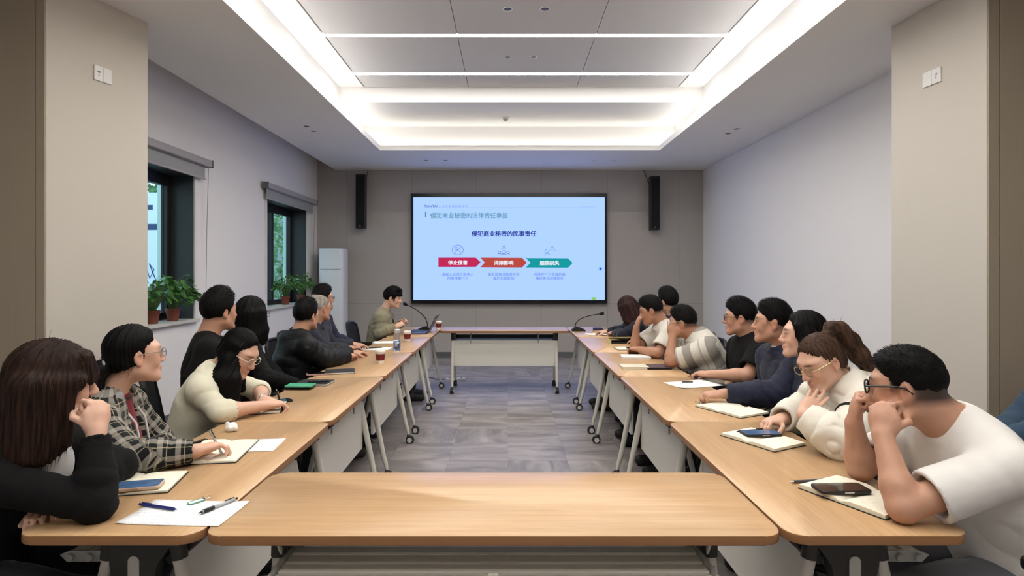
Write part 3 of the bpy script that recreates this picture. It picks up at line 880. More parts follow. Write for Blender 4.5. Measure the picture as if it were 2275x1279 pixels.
def waves(P, seed, freq, n=5):
    rng = np.random.default_rng(seed); o = 0
    for i in range(n):
        k = nz(rng.normal(size=3)) * freq * (.6 + .9 * rng.random()); k2 = nz(rng.normal(size=3)) * freq * .5
        o = o + np.sin(P @ k + rng.random() * 6.28 + 1.3 * np.sin(P @ k2 + rng.random() * 6.28))
    return o / n

def skin_material():
    m = bpy.data.materials.new('skin'); m.use_nodes = True
    N = m.node_tree.nodes; L = m.node_tree.links; b = N['Principled BSDF']
    a = N.new('ShaderNodeAttribute'); a.attribute_name = 'tint'
    n = N.new('ShaderNodeTexNoise'); n.inputs['Scale'].default_value = 30; n.inputs['Detail'].default_value = 4
    tc = N.new('ShaderNodeTexCoord'); L.new(tc.outputs['Object'], n.inputs['Vector'])
    mr = N.new('ShaderNodeMapRange'); mr.inputs['To Min'].default_value = .88; mr.inputs['To Max'].default_value = 1.1
    L.new(n.outputs['Fac'], mr.inputs['Value'])
    vm = N.new('ShaderNodeVectorMath'); vm.operation = 'SCALE'
    L.new(a.outputs['Color'], vm.inputs[0]); L.new(mr.outputs[0], vm.inputs['Scale']); L.new(vm.outputs[0], b.inputs['Base Color'])
    b.inputs['Roughness'].default_value = .5; b.inputs['Specular IOR Level'].default_value = .4
    b.inputs['Subsurface Weight'].default_value = .12; b.inputs['Subsurface Radius'].default_value = (.012, .005, .003)
    b.inputs['Subsurface Scale'].default_value = .6
    n2 = N.new('ShaderNodeTexNoise'); n2.inputs['Scale'].default_value = 260; L.new(tc.outputs['Object'], n2.inputs['Vector'])
    bp = N.new('ShaderNodeBump'); bp.inputs['Strength'].default_value = .08; bp.inputs['Distance'].default_value = .003
    L.new(n2.outputs['Fac'], bp.inputs['Height']); L.new(bp.outputs[0], b.inputs['Normal'])
    return m
M_skin = skin_material()

def hair_material(name, c0, c1, rough=.55):
    m = bpy.data.materials.new(name); m.use_nodes = True
    N = m.node_tree.nodes; L = m.node_tree.links; b = N['Principled BSDF']
    a = N.new('ShaderNodeAttribute'); a.attribute_name = 'cloth'
    n = N.new('ShaderNodeTexNoise'); n.inputs['Scale'].default_value = 1.0; n.inputs['Detail'].default_value = 5
    L.new(a.outputs['Vector'], n.inputs['Vector'])
    mx = N.new('ShaderNodeMix'); mx.data_type = 'RGBA'; mx.inputs['A'].default_value = c0; mx.inputs['B'].default_value = c1
    mr = N.new('ShaderNodeMapRange'); mr.inputs['From Min'].default_value = .35; mr.inputs['From Max'].default_value = .7
    L.new(n.outputs['Fac'], mr.inputs['Value']); L.new(mr.outputs[0], mx.inputs['Factor']); L.new(mx.outputs['Result'], b.inputs['Base Color'])
    b.inputs['Roughness'].default_value = rough; b.inputs['Specular IOR Level'].default_value = .12
    bp = N.new('ShaderNodeBump'); bp.inputs['Strength'].default_value = .5; bp.inputs['Distance'].default_value = .004
    L.new(n.outputs['Fac'], bp.inputs['Height']); L.new(bp.outputs[0], b.inputs['Normal'])
    return m
HAIR = {'black': hair_material('hair_black', srgb(4, 4, 4), srgb(14, 12, 12)),
        'soft': hair_material('hair_soft_black', srgb(7, 6, 7), srgb(22, 19, 18)),
        'brown': hair_material('hair_brown', srgb(22, 15, 12), srgb(58, 39, 31)),
        'reddish': hair_material('hair_reddish', srgb(30, 18, 18), srgb(66, 42, 40)),
        'chestnut': hair_material('hair_chestnut', srgb(40, 28, 22), srgb(96, 72, 58)),
        'grey': hair_material('hair_grey', srgb(120, 112, 106), srgb(190, 184, 176))}

def cloth_material(name, col, rough=.85, bump=.25, bscale=500, pattern=None, sheen=.1, fold=.3):
    m = bpy.data.materials.new(name); m.use_nodes = True
    N = m.node_tree.nodes; L = m.node_tree.links; b = N['Principled BSDF']
    b.inputs['Base Color'].default_value = col; b.inputs['Roughness'].default_value = rough
    b.inputs['Sheen Weight'].default_value = sheen; b.inputs['Specular IOR Level'].default_value = .25
    tc = N.new('ShaderNodeTexCoord')
    n1 = N.new('ShaderNodeTexNoise'); n1.inputs['Scale'].default_value = bscale; n1.inputs['Detail'].default_value = 2
    n2 = N.new('ShaderNodeTexNoise'); n2.inputs['Scale'].default_value = 8; n2.inputs['Detail'].default_value = 1.5; n2.inputs['Distortion'].default_value = .8
    L.new(tc.outputs['Object'], n1.inputs['Vector']); L.new(tc.outputs['Object'], n2.inputs['Vector'])
    b1 = N.new('ShaderNodeBump'); b1.inputs['Strength'].default_value = bump; b1.inputs['Distance'].default_value = .002
    b2 = N.new('ShaderNodeBump'); b2.inputs['Strength'].default_value = fold; b2.inputs['Distance'].default_value = .02
    L.new(n1.outputs['Fac'], b1.inputs['Height']); L.new(n2.outputs['Fac'], b2.inputs['Height'])
    L.new(b1.outputs[0], b2.inputs['Normal']); L.new(b2.outputs[0], b.inputs['Normal'])
    if pattern:
        a = N.new('ShaderNodeAttribute'); a.attribute_name = 'cloth'
        sp = N.new('ShaderNodeSeparateXYZ'); L.new(a.outputs['Vector'], sp.inputs[0])
        def stripe(sock, period, width, off=0.0):
            ad = N.new('ShaderNodeMath'); ad.operation = 'ADD'; ad.inputs[1].default_value = 10 + off; L.new(sock, ad.inputs[0])
            md = N.new('ShaderNodeMath'); md.operation = 'MODULO'; md.inputs[1].default_value = period; L.new(ad.outputs[0], md.inputs[0])
            lt_ = N.new('ShaderNodeMath'); lt_.operation = 'LESS_THAN'; lt_.inputs[1].default_value = width; L.new(md.outputs[0], lt_.inputs[0])
            return lt_.outputs[0]
        def mix(fac, A, B, k=1.0):
            mx = N.new('ShaderNodeMix'); mx.data_type = 'RGBA'
            if k != 1.0:
                mm = N.new('ShaderNodeMath'); mm.operation = 'MULTIPLY'; mm.inputs[1].default_value = k; L.new(fac, mm.inputs[0]); fac = mm.outputs[0]
            L.new(fac, mx.inputs['Factor'])
            for nm, v in (('A', A), ('B', B)):
                if isinstance(v, tuple): mx.inputs[nm].default_value = v
                else: L.new(v, mx.inputs[nm])
            return mx.outputs['Result']
        if pattern == 'plaid':
            c = mix(stripe(sp.outputs[0], .056, .017), srgb(20, 22, 24), srgb(206, 198, 186), .33)
            c = mix(stripe(sp.outputs[1], .056, .017), c, srgb(206, 198, 186), .33)
            c = mix(stripe(sp.outputs[0], .056, .003, .028), c, srgb(200, 190, 150), .5)
            c = mix(stripe(sp.outputs[1], .056, .003, .028), c, srgb(200, 190, 150), .5)
        else:
            c = mix(stripe(sp.outputs[0], .17, .06, .03), srgb(204, 199, 188), srgb(146, 141, 134))
            c = mix(stripe(sp.outputs[0], .17, .012, .10), c, srgb(170, 165, 157))
        L.new(c, b.inputs['Base Color'])
    return m

SKIN = dict(light=srgb(214, 172, 149), mid=srgb(194, 148, 123), tan=srgb(178, 131, 105))

def frame(f, up=(0, 0, 1)):
    f = nz(f); s_ = nz(np.cross(up, f)); u = np.cross(f, s_); return s_, f, u

def hand(F, wr, d, n, right, pose='relaxed', sc=1.0):
    """palm and five fingers; d fingers' direction, n where the palm looks"""
    d = nz(d); n = nz(np.asarray(n, float) - d * (np.asarray(n, float) @ d)); t = np.cross(d, n) if right else np.cross(n, d)
    P = lambda a, b, c: wr + sc * (d * a + t * b + n * c)
    F.ell(P(.048, .002, .002), [d, t, n], np.array([.052, .041, .0165]) * sc, .012)
    F.cap(P(.0, 0, 0), P(.05, -.004, 0), .024 * sc, .021 * sc, .015, (n, .8))
    F.cap(P(.018, .022, .008), P(.05, .03, .010), .016 * sc, .013 * sc, .012)
    curl = dict(cheek=(8, 12, 10), fist=(72, 95, 55), relaxed=(28, 34, 22), flat=(4, 8, 5), pen=(52, 62, 35), curled=(48, 60, 35))[pose]
    for i, (b, L_, r) in enumerate(((.0305, .074, .0087), (.0105, .081, .0089), (-.0100, .075, .0085), (-.0290, .058, .0077))):
        c = P(.088 - (.010 if i == 3 else .003 if i == 2 else 0), b, .001)
        A = 0.0
        ca = curl
        if pose == 'pen' and i == 0: ca = (40, 48, 25)
        if pose == 'relaxed': ca = tuple(x * (1 + .14 * i) for x in curl)
        for seg, ang in zip((.46, .30, .24), ca):
            A += math.radians(ang)
            dr = math.cos(A) * d + math.sin(A) * n + t * (b * .9 if pose == 'flat' else b * 4.0 if pose == 'cheek' else 0)
            e = c + nz(dr) * L_ * seg * sc
            F.cap(c, e, r * sc, r * .93 * sc, .0035); c = e; r *= .93
        if i == 0: itip = c
    b0 = P(.022, .030, .006)
    if pose == 'fist': dirs = ((.55, .62, .55), (.55, -.30, .75), (.45, -.70, .55))
    elif pose == 'pen': dirs = ((.65, .5, .55), (.85, -.05, .5), (.9, -.25, .3))
    elif pose == 'cheek': dirs = ((.85, .15, .5), (.95, 0, .3), (.95, 0, .3))
    elif pose == 'flat': dirs = ((.55, .8, .1), (.8, .55, .05), (.9, .4, 0))
    else: dirs = ((.6, .62, .42), (.85, .25, .45), (.9, .05, .4))
    r = .0112
    for L_, q in zip((.042, .031, .026), dirs):
        e = b0 + nz(d * q[0] + t * q[1] + n * q[2]) * L_ * sc
        F.cap(b0, e, r * sc, r * .9 * sc, .006); b0 = e; r *= .9
    return itip, b0, P(.07, .034, -.002)

def head(F, c, R, hs, N_, girth=1.0, female=False, up_t=None):
    s_, f, u = R
    P = lambda x, y, z: c + hs * (s_ * x + f * y + u * z)
    E = lambda x, y, z, rx, ry, rz, k=.02, sub=False: F.ell(P(x, y, z), R, np.array([rx, ry, rz]) * hs, k, sub)
    C = lambda a, b, ra, rb, k=.02, sub=False: F.cap(P(*a), P(*b), ra * hs, rb * hs, k, None, sub)
    E(0, -.014, .030, .0755, .095, .088)
    E(0, .022, -.042, .060, .066, .074, .03)
    jw = .052 if not female else .046
    for sg in (-1, 1):
        C((sg * jw, .0, -.062), (sg * .018, .072, -.102), .021, .018, .03)
        E(sg * .040, .058, -.030, .025, .024, .026, .025)
        C((sg * .054, .045, .0), (sg * .05, .05, .025), .018, .018, .02)
    E(0, .078, -.102, .021, .017, .017, .02)
    E(0, .072, .026, .050, .022, .018, .025)
    C((0, .088, .014), (0, .106, -.028), .0085, .0115, .012)
    E(0, .108, -.033, .0115, .0115, .010, .008)
    for sg in (-1, 1):
        E(sg * .012, .099, -.036, .008, .010, .0075, .006)
        E(sg * .0315, .100, .006, .0165, .016, .0115, .014, True)
        E(sg * .0315, .076, .005, .0150, .0135, .0125, .006)
        # ear
        E(sg * .0785, -.012, -.008, .0085, .0185, .031, .006)
        E(sg * .086, -.008, -.006, .006, .010, .018, .005, True)
        E(sg * .077, -.006, -.036, .007, .009, .010, .005)
    E(0, .092, -.061, .023, .0115, .0065, .008)
    E(0, .090, -.0735, .0195, .0115, .0075, .008)
    C((-.02, .104, -.067), (.02, .104, -.067), .0035, .0035, .004, True)
    nr = (.050 if female else .060) * girth
    F.cap(P(0, -.030, -.045), np.asarray(N_) + 0 * u, nr * hs, nr * 1.06 * hs, .03)
    return P

def tint_head(V, c, R, hs, base, lips, female, scalp=None, hairc=None):
    L_ = (V - c) @ np.array(R).T / hs
    x, y, z = L_.T
    col = np.tile(np.array(base[:3]), (len(V), 1))
    def blend(mask, cc, k=1.0):
        m_ = np.clip(mask, 0, 1)[:, None] * k; col[:] = col * (1 - m_) + np.array(cc[:3]) * m_
    g = lambda x0, y0, z0, rx, ry, rz: np.exp(-(((np.abs(x) - x0) / rx) ** 2 + ((y - y0) / ry) ** 2 + ((z - z0) / rz) ** 2))
    red = np.array(base[:3]) * np.array([.95, .66, .62])
    blend(g(.042, .07, -.03, .03, .03, .022), red, .28)
    blend(g(0, .11, -.03, .016, .02, .014), red, .3)
    blend(g(.08, -.01, -.01, .014, .03, .04), red, .5)
    blend(g(0, .098, -.067, .022, .014, .0095) * 1.2, lips, .55 if female else .4)
    dark = np.array([.012, .010, .009])
    blend((g(.034, .085, .0275, .021, .03, .0050)) * 1.5, dark, .85)
    blend((g(.0315, .088, .0075, .0155, .02, .0032)) * 1.6, dark, .8)
    if scalp is not None:
        # cropped hair on the sides and nape
        low = np.where(y > .03, .035, np.where(y > -.005, -.02, -.058))
        mk = np.clip((z - low) / .03, 0, 1) * (y < .052) * (np.abs(L_).max(1) < .25)
        ear = np.exp(-(((np.abs(x) - .083) / .012) ** 2 + ((y + .01) / .022) ** 2 + ((z + .01) / .036) ** 2))
        mk = mk * (1 - np.clip(ear * 1.6, 0, 1))
        blend(mk, hairc, scalp)
    return col

def hair_short(F, P, R, hs, top=.02, female=False, side=.006, low=-.07, fringe=0.0):
    E = lambda x, y, z, rx, ry, rz, k=.02, sub=False: F.ell(P(x, y, z), R, np.array([rx, ry, rz]) * hs, k, sub)
    E(0, -.0155, .033, .0755 + side, .0955 + side, .089 + top * .6)
    E(0, .004, .070 + top * .35, .066, .080, .050 + top, .03)
    E(0, .102 - fringe, -.042, .125, .072, .118, .020, True)
    for sg in (-1, 1):
        E(sg * .088, .0, -.014, .022, .020, .036, .006, True)
        E(sg * .075, .058, -.03, .03, .036, .055, .012, True)
    s_, f, u = R
    F.plane(P(0, -.07, low), nz(-u + .45 * f))

def strands(V, c, R, hs, freq=38., amp=.0016, seed=0):
    L_ = (V - c) @ np.array(R).T / hs
    az = np.arctan2(L_[:, 0], -L_[:, 1] + .02)
    rad = np.hypot(L_[:, 0], L_[:, 1])
    return np.stack([az * freq * .55, L_[:, 2] * 9, rad * 60], 1), az

def add_fuzz(V, Q, cl_, n_, c, R, hs, style, seed, amount, flen=1.0):
    """loose strands standing off the hair surface, as thin blades"""
    if amount <= 0: return V, Q, cl_
    rng = np.random.default_rng(seed)
    s_, f, u = R
    L_ = (V - c) @ np.array(R).T / hs
    if style != 'long':
        n = int(2600 * amount); ok = np.where(L_[:, 2] > .0)[0]
        pick = rng.choice(ok, n); P = V[pick]; N_ = n_[pick]; l = L_[pick]
        topw = np.clip((l[:, 2] - .05) / .06, 0, 1)[:, None]
        flow = f * .9 + u * .35
        D = N_ * (.35 + .3 * topw) + flow * (.25 + .7 * topw) - u * (.7 * (1 - topw)) + rng.normal(size=(n, 3)) * .28
        LEN = (.006 + .012 * topw[:, 0] * (.5 + rng.random(n))) * hs * flen * .8; wd = .0011
    else:
        n = int(1500 * amount); pick = rng.choice(np.where(L_[:, 1] < (.0 if amount < 1 else .2))[0], n); P = V[pick]; N_ = n_[pick]
        down = np.array([0, 0, -1.]); rad = P - (c - f * .02); flow = down - N_ * (N_ @ down)[:, None]
        D = flow + N_ * .04 + rng.normal(size=(n, 3)) * .05
        LEN = (.03 + .04 * rng.random(n)) * hs * flen; wd = .0007
    D /= np.linalg.norm(D, axis=1)[:, None]
    S = np.cross(D, N_); S /= (np.linalg.norm(S, axis=1)[:, None] + 1e-9)
    P = P - N_ * .001
    A = P - S * wd; B = P + S * wd; M1 = P + D * (LEN * .6)[:, None] + S * wd * .6; M0 = P + D * (LEN * .6)[:, None] - S * wd * .6
    tip = P + D * LEN[:, None] - N_ * (LEN * .12)[:, None]; t2 = tip + S * .0002
    k = len(V); i = np.arange(n)
    V2 = np.concatenate([V, A, B, M1, M0, t2, tip])
    q1 = np.stack([k + i, k + n + i, k + 2 * n + i, k + 3 * n + i], 1); q2_ = np.stack([k + 3 * n + i, k + 2 * n + i, k + 4 * n + i, k + 5 * n + i], 1)
    c2 = np.concatenate([cl_] + [cl_[pick]] * 6)
    return V2, np.concatenate([Q, q1, q2_]), c2

def limb_uv(P, segs):
    """cloth coordinates: along and around the nearest limb or trunk axis"""
    best = np.full(len(P), 9.); out = np.zeros((len(P), 3))
    for a, b, r, off, sv in segs:
        a = np.asarray(a); ab = np.asarray(b) - a; L_ = np.linalg.norm(ab); d = ab / L_
        t = np.clip((P - a) @ d, -.1, L_ + .1); q = P - a - t[:, None] * d
        dist = np.linalg.norm(q, axis=1) - r
        e1 = nz(sv - d * (sv @ d)); e2 = np.cross(d, e1)
        m_ = dist < best
        best[m_] = dist[m_]
        ang = np.arctan2(q @ e2, q @ e1)
        out[m_] = np.stack([t + off, ang * r, np.zeros(len(P))], 1)[m_]
    return out

def creases(V, uv, seed, amp, ring=1.0):
    """soft cloth folds: rings on the sleeves, slanting pulls on the trunk"""
    rng = np.random.default_rng(seed + 50)
    t, a = uv[:, 0], uv[:, 1]
    ang = np.where(t > .41, a / .052, a / .13)
    w1 = waves(V, seed + 1, 13., 3); w2 = waves(V, seed + 2, 24., 3)
    sleeve = np.clip((t - .40) / .05, 0, 1)
    ph_s = t * 118 + 2.1 * np.sin(ang + rng.random() * 6) + 3.2 * w1
    ph_t = (V[:, 2] * 60 + V[:, 1] * 26 * np.sign(w1 + .2)) + 3.0 * w1 + 1.5 * w2
    cr = lambda x: np.abs(np.sin(x * .5)) ** .55
    elbow = .45 + .75 * np.exp(-((t - .72) / .10) ** 2) + .5 * np.exp(-((t - .45) / .07) ** 2)
    mask = np.clip(.25 + .9 * waves(V, seed + 3, 9., 3), 0.05, 1.0)
    return amp * (sleeve * ring * elbow * (cr(ph_s) - .6) + (1 - sleeve) * mask * (cr(ph_t) - .6) * 1.25 + .25 * w2)

def make_chair():
    r = empty('office_chair')
    M_seat = mat('seat_fabric', srgb(30, 30, 32), .9, bump=.3, bscale=300)
    MB().prism(rrect(-.235, .235, -.24, .23, .08, 6), .405, .462, .02, 3).build('seat', M_seat, r, True)
    # backrest: curved frame and mesh
    fr = MB(); pts = []
    prof = [(-.20, .06), (-.215, .25), (-.20, .42), (-.11, .47), (0, .475), (.11, .47), (.20, .42), (.215, .25), (.20, .06), (.1, .035), (-.1, .035), (-.20, .06)]
    bx = lambda y, z: (-.235 - .05 * math.sin(z * 3.2) - .05 * z + .10 * (y / .22) ** 2 * .4, y, .50 + z * .80)
    fr.tube([bx(*p) for p in prof], .014, 8)
    fr.build('back_frame', M_black, r, True)
    ms = MB(); ny, nzz = 8, 10
    vs = []; fs = []
    for i in range(nzz + 1):
        for j in range(ny + 1):
            z = .04 + .43 * i / nzz; wd = .205 * (1 - .25 * max(0, (i / nzz - .75) / .25) ** 2)
            vs.append(bx(-wd + 2 * wd * j / ny, z))
    for i in range(nzz):
        for j in range(ny):
            k = i * (ny + 1) + j; fs.append((k, k + 1, k + ny + 2, k + ny + 1))
    ms.add(vs, fs)
    o = ms.build('back_mesh', mat('chair_mesh', srgb(26, 26, 28), .8, bump=.6, bscale=600), r, True)
    sm = o.modifiers.new('thick', 'SOLIDIFY'); sm.thickness = .006
    MB().tube([(-.05, 0, .40), (-.26, 0, .40), (-.305, 0, .46), (-.30, 0, .60)], [.022, .022, .02, .016], 8).build('back_support', M_black, r, True)
    for sg in (-1, 1):
        MB().tube([(-.08, sg * .20, .40), (-.07, sg * .275, .41), (-.03, sg * .285, .50), (.0, sg * .285, .655)], .014, 8).build('arm_post', M_black, r, True)
        MB().prism(rrect(-.15, .20, sg * .285 - .038, sg * .285 + .038, .036, 5), .655, .685, .008, 2).build('arm_pad', M_black, r, True)
    MB().tube([(0, 0, .10), (0, 0, .26), (0, 0, .27), (0, 0, .405)], [.034, .034, .022, .022], 12).build('gas_column', M_black, r, True)
    for k in range(5):
        a = 2 * PI * k / 5 + .3; d = Vector((math.cos(a), math.sin(a), 0))
        lg = MB().tube([d * .03 + Vector((0, 0, .11)), d * .28 + Vector((0, 0, .075))], [.028, .017], 8).build('base_leg', M_black, r, True)
        p = d * .28; q = Vector((-d.y, d.x, 0)) * .022
        MB().tube([p - q + Vector((0, 0, .027)), p + q + Vector((0, 0, .027))], .027, 12).build('caster', M_rubber, lg, True)
    return r
CHAIR = None
def chair_at(x, y, rz, lab, z=0):
    global CHAIR
    if CHAIR is None: CHAIR = o = make_chair()
    else: o = copy_tree(CHAIR)
    o.location = (x, y, z); o.rotation_euler = (0, 0, rz); tag(o, lab, 'chair', 'black office chairs round the tables'); return o

CL = {}
def cloth(name, *a, **k):
    if name not in CL: CL[name] = cloth_material(name, *a, **k)
    return CL[name]

def glasses(parent, P, R, hs, m, rnd=.021, thick=.0013, lens=True):
    s_, f, u = R
    mb = MB()
    for sg in (-1, 1):
        c = P(sg * .033, .1035, .002)
        pts = []
        for k in range(19):
            a = 2 * PI * k / 18
            ex = abs(math.cos(a)) ** .8 * math.copysign(1, math.cos(a)); ez = abs(math.sin(a)) ** .8 * math.copysign(1, math.sin(a))
            pts.append(c + hs * (s_ * ex * rnd * 1.12 + u * ez * rnd * .92 - f * (sg * ex * .004 if False else abs(ex) * .002)))
        mb.tube(pts, thick, 6)
        mb.tube([P(sg * .0555, .1005, .006), P(sg * .074, .085, .008), P(sg * .083, .02, .010), P(sg * .083, -.012, .006), P(sg * .081, -.03, -.012)], thick * 1.15, 6)
    mb.tube([P(-.011, .105, .004), P(0, .108, .007), P(.011, .105, .004)], thick, 6)
    g = mb.build('glasses', m, parent, True)
    if lens:
        for sg in (-1, 1):
            c = P(sg * .033, .1033, .002); n_ = 14
            lb = MB(); vs = [c + hs * (s_ * rnd * 1.08 * math.cos(2*PI*k/n_) + u * rnd * .88 * math.sin(2*PI*k/n_)) for k in range(n_)]
            vs2 = [v + f * .0012 for v in vs]
            lb.add([tuple(v) for v in vs + vs2], [tuple(range(n_))[::-1], tuple(range(n_, 2*n_))] + [(k, (k+1) % n_, n_ + (k+1) % n_, n_ + k) for k in range(n_)])
            lb.build('lens', mat('lens_glass', srgb(245, 248, 250), .02, trans=1.0, ior=1.05), g)

PEOPLE = []
def person(label, hip, neck, hc, f, arms, top, sleeve='long', up=(0, 0, 1), hs=.95, female=False, skin='light', hair='short', hairm='black',
           vox=.006, girth=1.0, bf=None, specs=None, trousers=None, shw=.175, sh_off=(0, 0), loose=.012, collar=None, scalp=None, top_h=.02,
           extra=None, hair_fn=None, side=.006, chair=True, chair_lab='', knees=None, fringe=0.0, topname='shirt', low=-.07, sh_fwd=.02, fuzz=1.0, flen=1.0, folds=1.0):
    if female: shw *= .90
    seed = len(PEOPLE) + 3
    hip = np.asarray(hip, float); N_ = np.asarray(neck, float); hc = np.asarray(hc, float)
    side_x = 1.0 if hip[0] < 0 else -1.0
    bf = nz(bf if bf is not None else (side_x, 0, 0))
    sv = nz(np.cross((0, 0, 1), bf))                      # person's left
    upt = nz(N_ - hip); fw = nz(np.cross(sv, upt))
    R = frame(f, up)
    sL = N_ + sv * shw + fw * (sh_fwd + sh_off[0]) - upt * .055
    sR = N_ - sv * shw + fw * (sh_fwd + sh_off[1]) - upt * .055
    am = {'L': (sL,) + tuple(np.asarray(q, float) for q in arms['L'][:2]) + tuple(arms['L'][2:]),
          'R': (sR,) + tuple(np.asarray(q, float) for q in arms['R'][:2]) + tuple(arms['R'][2:])}
    g = girth * (.93 if female else 1.0)
    def torso(F, inf):
        h0 = hip + upt * .02; w_ = hip + (N_ - hip) * .33 - fw * .015; c_ = hip + (N_ - hip) * .66 - fw * .008; t_ = hip + (N_ - hip) * .88
        F.cap(h0, w_, .155 * g + inf, .142 * g + inf, .05, (fw, .70)); F.cap(w_, c_, .142 * g + inf, .158 * g + inf, .05, (fw, .68)); F.cap(c_, t_, .158 * g + inf, .120 * g + inf, .05, (fw, .66))
        F.cap(t_ + sv * .09, sL, .068 * g + inf, .056 + inf, .04); F.cap(t_ - sv * .09, sR, .068 * g + inf, .056 + inf, .04)
        nb = N_ + upt * .012
        F.cap(nb + sv * .02, sL + upt * .014, .045 + inf * .6, .046 + inf, .03); F.cap(nb - sv * .02, sR + upt * .014, .045 + inf * .6, .046 + inf, .03)
        if female:
            for sg in (-1, 1): F.ell(c_ + sv * sg * .062 + fw * .075, [sv, fw, upt], np.array([.058, .05, .06]) + inf * .7, .05)
        else:
            for sg in (-1, 1): F.ell(c_ + sv * sg * .07 + fw * .06 + upt * .03, [sv, fw, upt], np.array([.07, .045, .06]) + inf * .7, .05)
    ar = .88 if female else 1.0
    # ---- body: one continuous surface
    F = Field(); torso(F, -.012); tips = {}
    for k in 'LR':
        s_, e, w_ = am[k][:3]
        F.cap(s_, e, .050 * ar, .041 * ar, .02)
        m_ = e + (w_ - e) * .28
        F.cap(e, m_, .040 * ar, .042 * ar, .02); F.cap(m_, w_, .042 * ar, .0265 * ar, .02)
        tips[k] = hand(F, w_, am[k][3], am[k][4], k == 'R', am[k][5], .93 if female else 1.03)
    P = head(F, hc, R, hs, N_ - fw * .01 - upt * .02, girth if girth < 1.15 else 1.12, female)
    V, Q = F.surface(vox * (1.06 if vox < .005 else 1.12)); V = relax(V, Q, 1, .35)
    base = SKIN[skin]
    lips = tuple(np.array(base[:3]) * (np.array([.86, .44, .42]) if female else np.array([.82, .56, .52])))
    col = tint_head(V, hc, R, hs, base, lips, female, scalp, srgb(34, 30, 28)[:3])
    body = link('person', qmesh('person', V, Q, col), M_skin)
    tag(body, label, 'person', 'people seated round the conference tables')
    PEOPLE.append(body)
    # eyes
    for sg in (-1, 1):
        eb = MB().ball(P(sg * .0315, .0740, .0025), .0130 * hs, 14, 10)
        eye = eb.build('eye', mat('eye_white', srgb(196, 186, 178), .25), body, True)
        MB().ball(P(sg * .0315, .0832, .0018), .0055 * hs, 10, 8).build('iris', mat('iris_dark', srgb(24, 17, 14), .15), eye, True)
    # ---- top
    F = Field(); torso(F, loose)
    segs = [(hip, N_, .13, 0.0, sv)]
    cuts = []
    for k in 'LR':
        s_, e, w_ = am[k][:3]
        slv = sleeve if isinstance(sleeve, str) else sleeve[k]
        lo_ = loose + .002
        if slv == 'short':
            x = s_ + (e - s_) * .74; F.cap(s_, x, .054 * ar + lo_, .056 * ar + lo_ * 1.3, .02, flat=True)
            d = nz(e - s_); cuts.append((x - d * .03, x + d * .05, .046 * ar + lo_ * .8))
            segs.append((s_, x, .06, .42, fw))
        else:
            fr_ = {'long': .95, 'three': .28, 'wrist': .86}[slv]
            F.cap(s_, e, .054 * ar + lo_, .046 * ar + lo_, .025)
            x = e + (w_ - e) * fr_; m_ = e + (w_ - e) * min(.35, fr_ * .6)
            F.cap(e, m_, .046 * ar + lo_, .045 * ar + lo_, .02); F.cap(m_, x, .045 * ar + lo_, (.030 if fr_ > .5 else .043) * ar + lo_ * .9, .02, flat=True)
            d = nz(w_ - e); cuts.append((x - d * .02, x + d * .05, (.0285 if fr_ > .5 else .043) * ar + lo_ * .5))
            segs.append((s_, e, .055, .42, fw)); segs.append((e, w_, .045, .72, fw))
    if extra: extra(F, dict(N=N_, fw=fw, upt=upt, sv=sv, hip=hip, P=P, R=R, am=am))
    ca = nz(hc - R[1] * .03 - N_)
    if collar == 'crew': F.tor(N_ + fw * .012 + upt * .014, nz(upt + ca - .15 * fw), (.069 if girth < 1.1 else .080) * (1 if not female else .92), .009, .008)
    if collar == 'high': F.tor(N_ + fw * .012 + upt * .02, nz(upt + ca), .068, .017, .012)
    if collar == 'hood':
        F.tor(N_ - fw * .035 + upt * .0, nz(upt + .5 * ca - .3 * fw), .082, .027, .02)
        F.ell(N_ - fw * .085 - upt * .04, [sv, fw, upt], (.10, .045, .075), .03)
    if collar == 'polo':
        F.tor(N_ + fw * .008 + upt * .026, nz(upt + ca - .25 * fw), .072, .012, .008); F.tor(N_ + fw * .012 + upt * .008, nz(upt + ca - .25 * fw), .080, .013, .012)
    nr = .056 * (.9 if female else 1.05)
    F.cap(N_ - fw * .008 + upt * .0, hc - R[1] * .03 * hs, nr, nr, .006, None, True)
    for a_, b_, r_ in cuts: F.cap(a_, b_, r_, r_, .004, None, True)
    V, Q = F.surface(.0068 if vox < .005 else vox * 1.3); V = relax(V, Q, 2, .45)
    n_ = normals(V, Q)
    cl_ = limb_uv(V, segs)
    V = V + n_ * creases(V, cl_, seed, folds * (.0052 if loose < .015 else .0078 if loose < .024 else .0098), .2 if sleeve == 'short' else 1.0)[:, None]
    tp = link(topname, qmesh(topname, V, Q, None, cl_), top, body)
    # ---- hair
    F = Field()
    if hair == 'short': hair_short(F, P, R, hs, top_h, female, side, low, fringe)
    if hair_fn: hair_fn(F, P, R, hs, dict(N=N_, fw=fw, sv=sv, upt=upt))
    V, Q = F.surface(max(.005, vox)); V = relax(V, Q, 1, .3)
    cl_, az = strands(V, hc, R, hs)
    n_ = normals(V, Q)
    if hair == 'short':
        V = V + n_ * (.0014 * waves(V, seed, 420., 4) + .0018 * waves(V, seed + 9, 120., 3))[:, None]
        cl_ = V * np.array([380., 380., 260.])
    else:
        V = V + n_ * (.0020 * np.sin(az * 46 + 2 * waves(V, seed, 30., 3)) + .0018 * np.sin(az * 19 + V[:, 2] * 14))[:, None]
    V, Q, cl_ = add_fuzz(V, Q, cl_, n_, hc, R, hs, hair, seed, fuzz, flen)
    link('hair', qmesh('hair', V, Q, cl=cl_), HAIR[hairm], body)
    # ---- trousers and shoes
    F = Field(); tz = .012
    hl, hr = hip + sv * .09, hip - sv * .09
    F.cap(hip + sv * .06 - (0, 0, .01), hip - sv * .06 - (0, 0, .01), .105, .105, .03)
